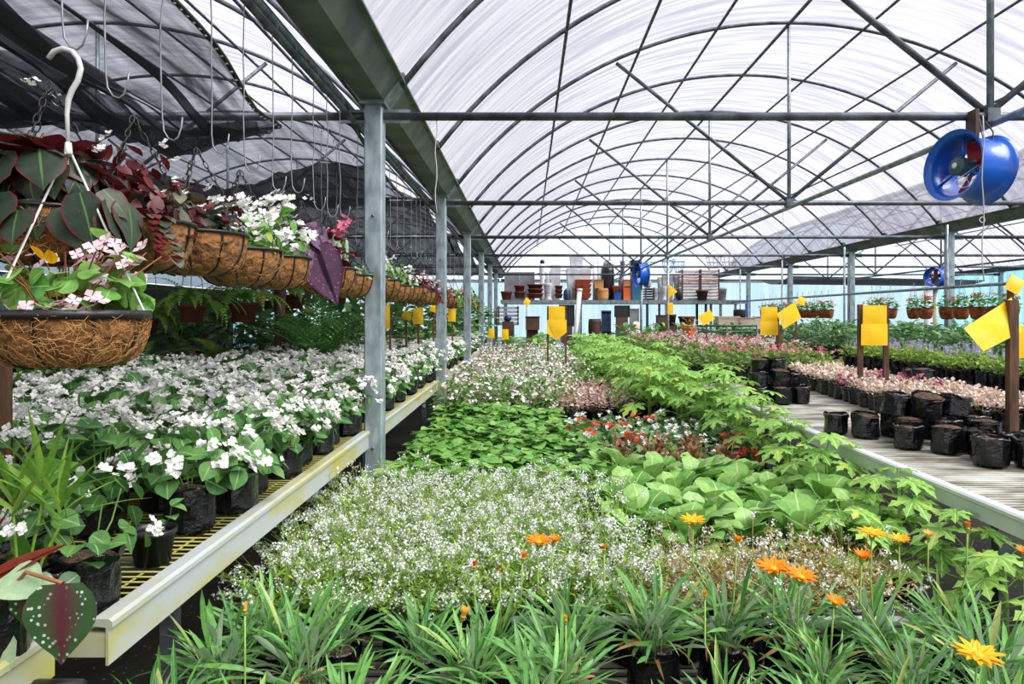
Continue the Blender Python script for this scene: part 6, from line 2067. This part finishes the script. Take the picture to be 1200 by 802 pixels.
# (pixel column, depth, kind, scale, label)
for k, (px, d, sp, s, lab) in enumerate((
        (150, 6.2, FERN[0], 1.1, 'bright green fern behind the near begonias, below the pink basket'), (190, 6.6, FERN[1], 1.1, 'bright fern in a terracotta pot right of the pink basket'),
        (168, 7.6, FERN[1], 1.2, 'tall fern against the black wall beside the pink basket'), (232, 6.6, PUR_, 1.2, 'purple rosette plant in a shallow dark pot'),
        (260, 7.4, ARE[0], .9, 'yellow-green young palm behind the purple rosette'), (300, 7.5, DRK[0], 1.1, 'dark glossy shrub below the tilted yellow card'),
        (375, 6.6, PALM[0], 1.15, 'large dark palm with arching feathery fronds'), (345, 7.2, PALM[1], 1.1, 'dark palm at the foot of the twin yellow cards'),
        (412, 7.6, DRK[1], 1.3, 'tall leafy shrub left of the big post'), (400, 9.0, DRK[2], 1.5, 'dark tall shrub behind the palm'),
        (325, 8.8, DRK[0], 1.5, 'dense dark shrub behind the twin yellow cards'), (282, 9.2, DRK[1], 1.5, 'leafy shrub against the black wall'),
        (240, 9.4, DRK[2], 1.4, 'dark shrub far behind the purple rosette'), (205, 8.8, DRK[0], 1.3, 'dark shrub behind the bright ferns'),
        (30, 4.2, GRN, 1.2, 'arching strap-leaved plant behind the begonias at the left edge'), (70, 4.6, DRK[1], .7, 'broad-leaved green plant below the pink basket'),
        (100, 5.0, DRK[0], .7, 'deep green shrub just below the pink basket bottom'), (128, 5.2, GRN, 1.0, 'strap-leaved plant beside the deep green shrub'),
        (10, 5.2, FERN[0], 1.0, 'fern at the extreme left edge behind the blue pole'), (50, 5.8, FERN[1], 1.1, 'fern behind the strap-leaved plant at left'),
        (40, 4.9, RED, .8, 'low red-orange rosette behind the begonias'), (60, 4.9, RED, .7, 'second low red-orange rosette beside the first'),
        (466, 9.0, DRK[1], 1.3, 'leafy shrub right of the big post under the baskets'), (486, 8.4, DRK[0], 1.1, 'dark shrub between the first and second post'),
        (503, 10.4, DRK[2], 1.4, 'dark shrub just left of the second post'), (536, 11.0, DRK[1], 1.3, 'green shrub between the second and third post'),
        (437, 10.5, DRK[1], 1.5, 'shrub almost hidden by the big post'), (545, 13.0, DRK[0], 1.5, 'shrub at the third post'),
        (470, 11.5, DRK[2], 1.6, 'tall dark shrub deep behind the baskets'), (365, 11.0, DRK[1], 1.7, 'tall shrub far back left of the palm'),
        (560, 14.5, DRK[1], 1.5, 'shrub far along the left gutter'), (120, 8.0, DRK[1], 1.4, 'tall shrub against the black wall behind the pink basket'),
        (520, 13.5, DRK[0], 1.7, 'tall shrub deep at the second post'))):
    p = P(px, 0, d)
    x = min(p.x, -3.3)
    zz = LB if -6.6 < x and 3.0 < d < 17.5 and x <= -3.3 else 0
    if p.x > -3.3: x = p.x; zz = ZB - .1 if x > -2.75 else LB
    place(sp, lab, (p.x, d, zz), k * 1.3, s, None)
for a in ((225, 378, 6.0, 1.0, 'fern hanging high, second from the pink basket'), (285, 378, 6.4, 1.2, 'full bright fern hanging beside the black wall'), (345, 362, 7.5, 1.0, 'dark trailing fern hanging over the twin yellow cards'), (395, 362, 8.0, 1.0, 'dark trailing fern hanging near the big post'), (172, 392, 6.0, .9, 'fern hanging right beside the pink basket'), (318, 366, 8.2, .9, 'small dark fern hanging behind the brightest one')):
    hangerfern(FERN[a[0] % 2], a[0], a[1], a[2], a[3], a[4])
t = tag(empty('tree_fern_post', (P(328, 0, 6.9).x, 6.9, LB)), 'dark fibrous post with yellow-green leaves at its foot', 'post')
m = MB(); m.lathe([(.05, 0), (.06, .2), (.05, .6), (.055, 1.0)], 10, wob=lambda a, z, j: .008 * math.sin(5 * a + z * 20), cap1=True); link('fibre_post', m.build('fibre_post', M['brown']), t)
m = MB(); domefoliage(m, R_(77), 30, (0, 0, .05), .14, .2, .12, .05, OVAL, hi=100); link('foliage', m.build('foliage', M['l_areca']), t)
# ================================================================== camera and light
cam = bpy.data.cameras.new('camera')
cam.sensor_width = 36.0; cam.lens = F / 1200 * 36
cam.shift_x = (600 - VX) / 1200
cam.shift_y = (VY - 401) / 1200
cam.clip_start = 0.05; cam.clip_end = 200
co = bpy.data.objects.new('camera', cam); col.objects.link(co)
co.location = (0, 0, H); co.rotation_euler = (PI / 2, 0, 0)
sc.camera = co

wd = bpy.data.worlds.new('overcast_sky'); sc.world = wd; wd.use_nodes = True
nt = wd.node_tree; nt.nodes.clear()
wo = nt.nodes.new('ShaderNodeOutputWorld'); bg = nt.nodes.new('ShaderNodeBackground')
bg.inputs[0].default_value = (0.96, 0.975, 1.0, 1); bg.inputs[1].default_value = 1.0
nt.links.new(bg.outputs[0], wo.inputs[0])
sun = bpy.data.lights.new('sun_through_cloud', 'SUN'); sun.energy = 8.6; sun.angle = math.radians(50); sun.color = (1, 0.985, 0.95)
so = bpy.data.objects.new('sun_through_cloud', sun); col.objects.link(so)
so.rotation_euler = (math.radians(16), math.radians(36), 0)

vs = sc.view_settings
vs.view_transform = 'Standard'; vs.look = 'None'; vs.exposure = 0.52; vs.gamma = 1.0; vs.use_curve_mapping = False
cy = sc.cycles
cy.max_bounces = 8; cy.diffuse_bounces = 3; cy.glossy_bounces = 2; cy.transmission_bounces = 4; cy.transparent_max_bounces = 16
cy.caustics_reflective = False; cy.caustics_refractive = False
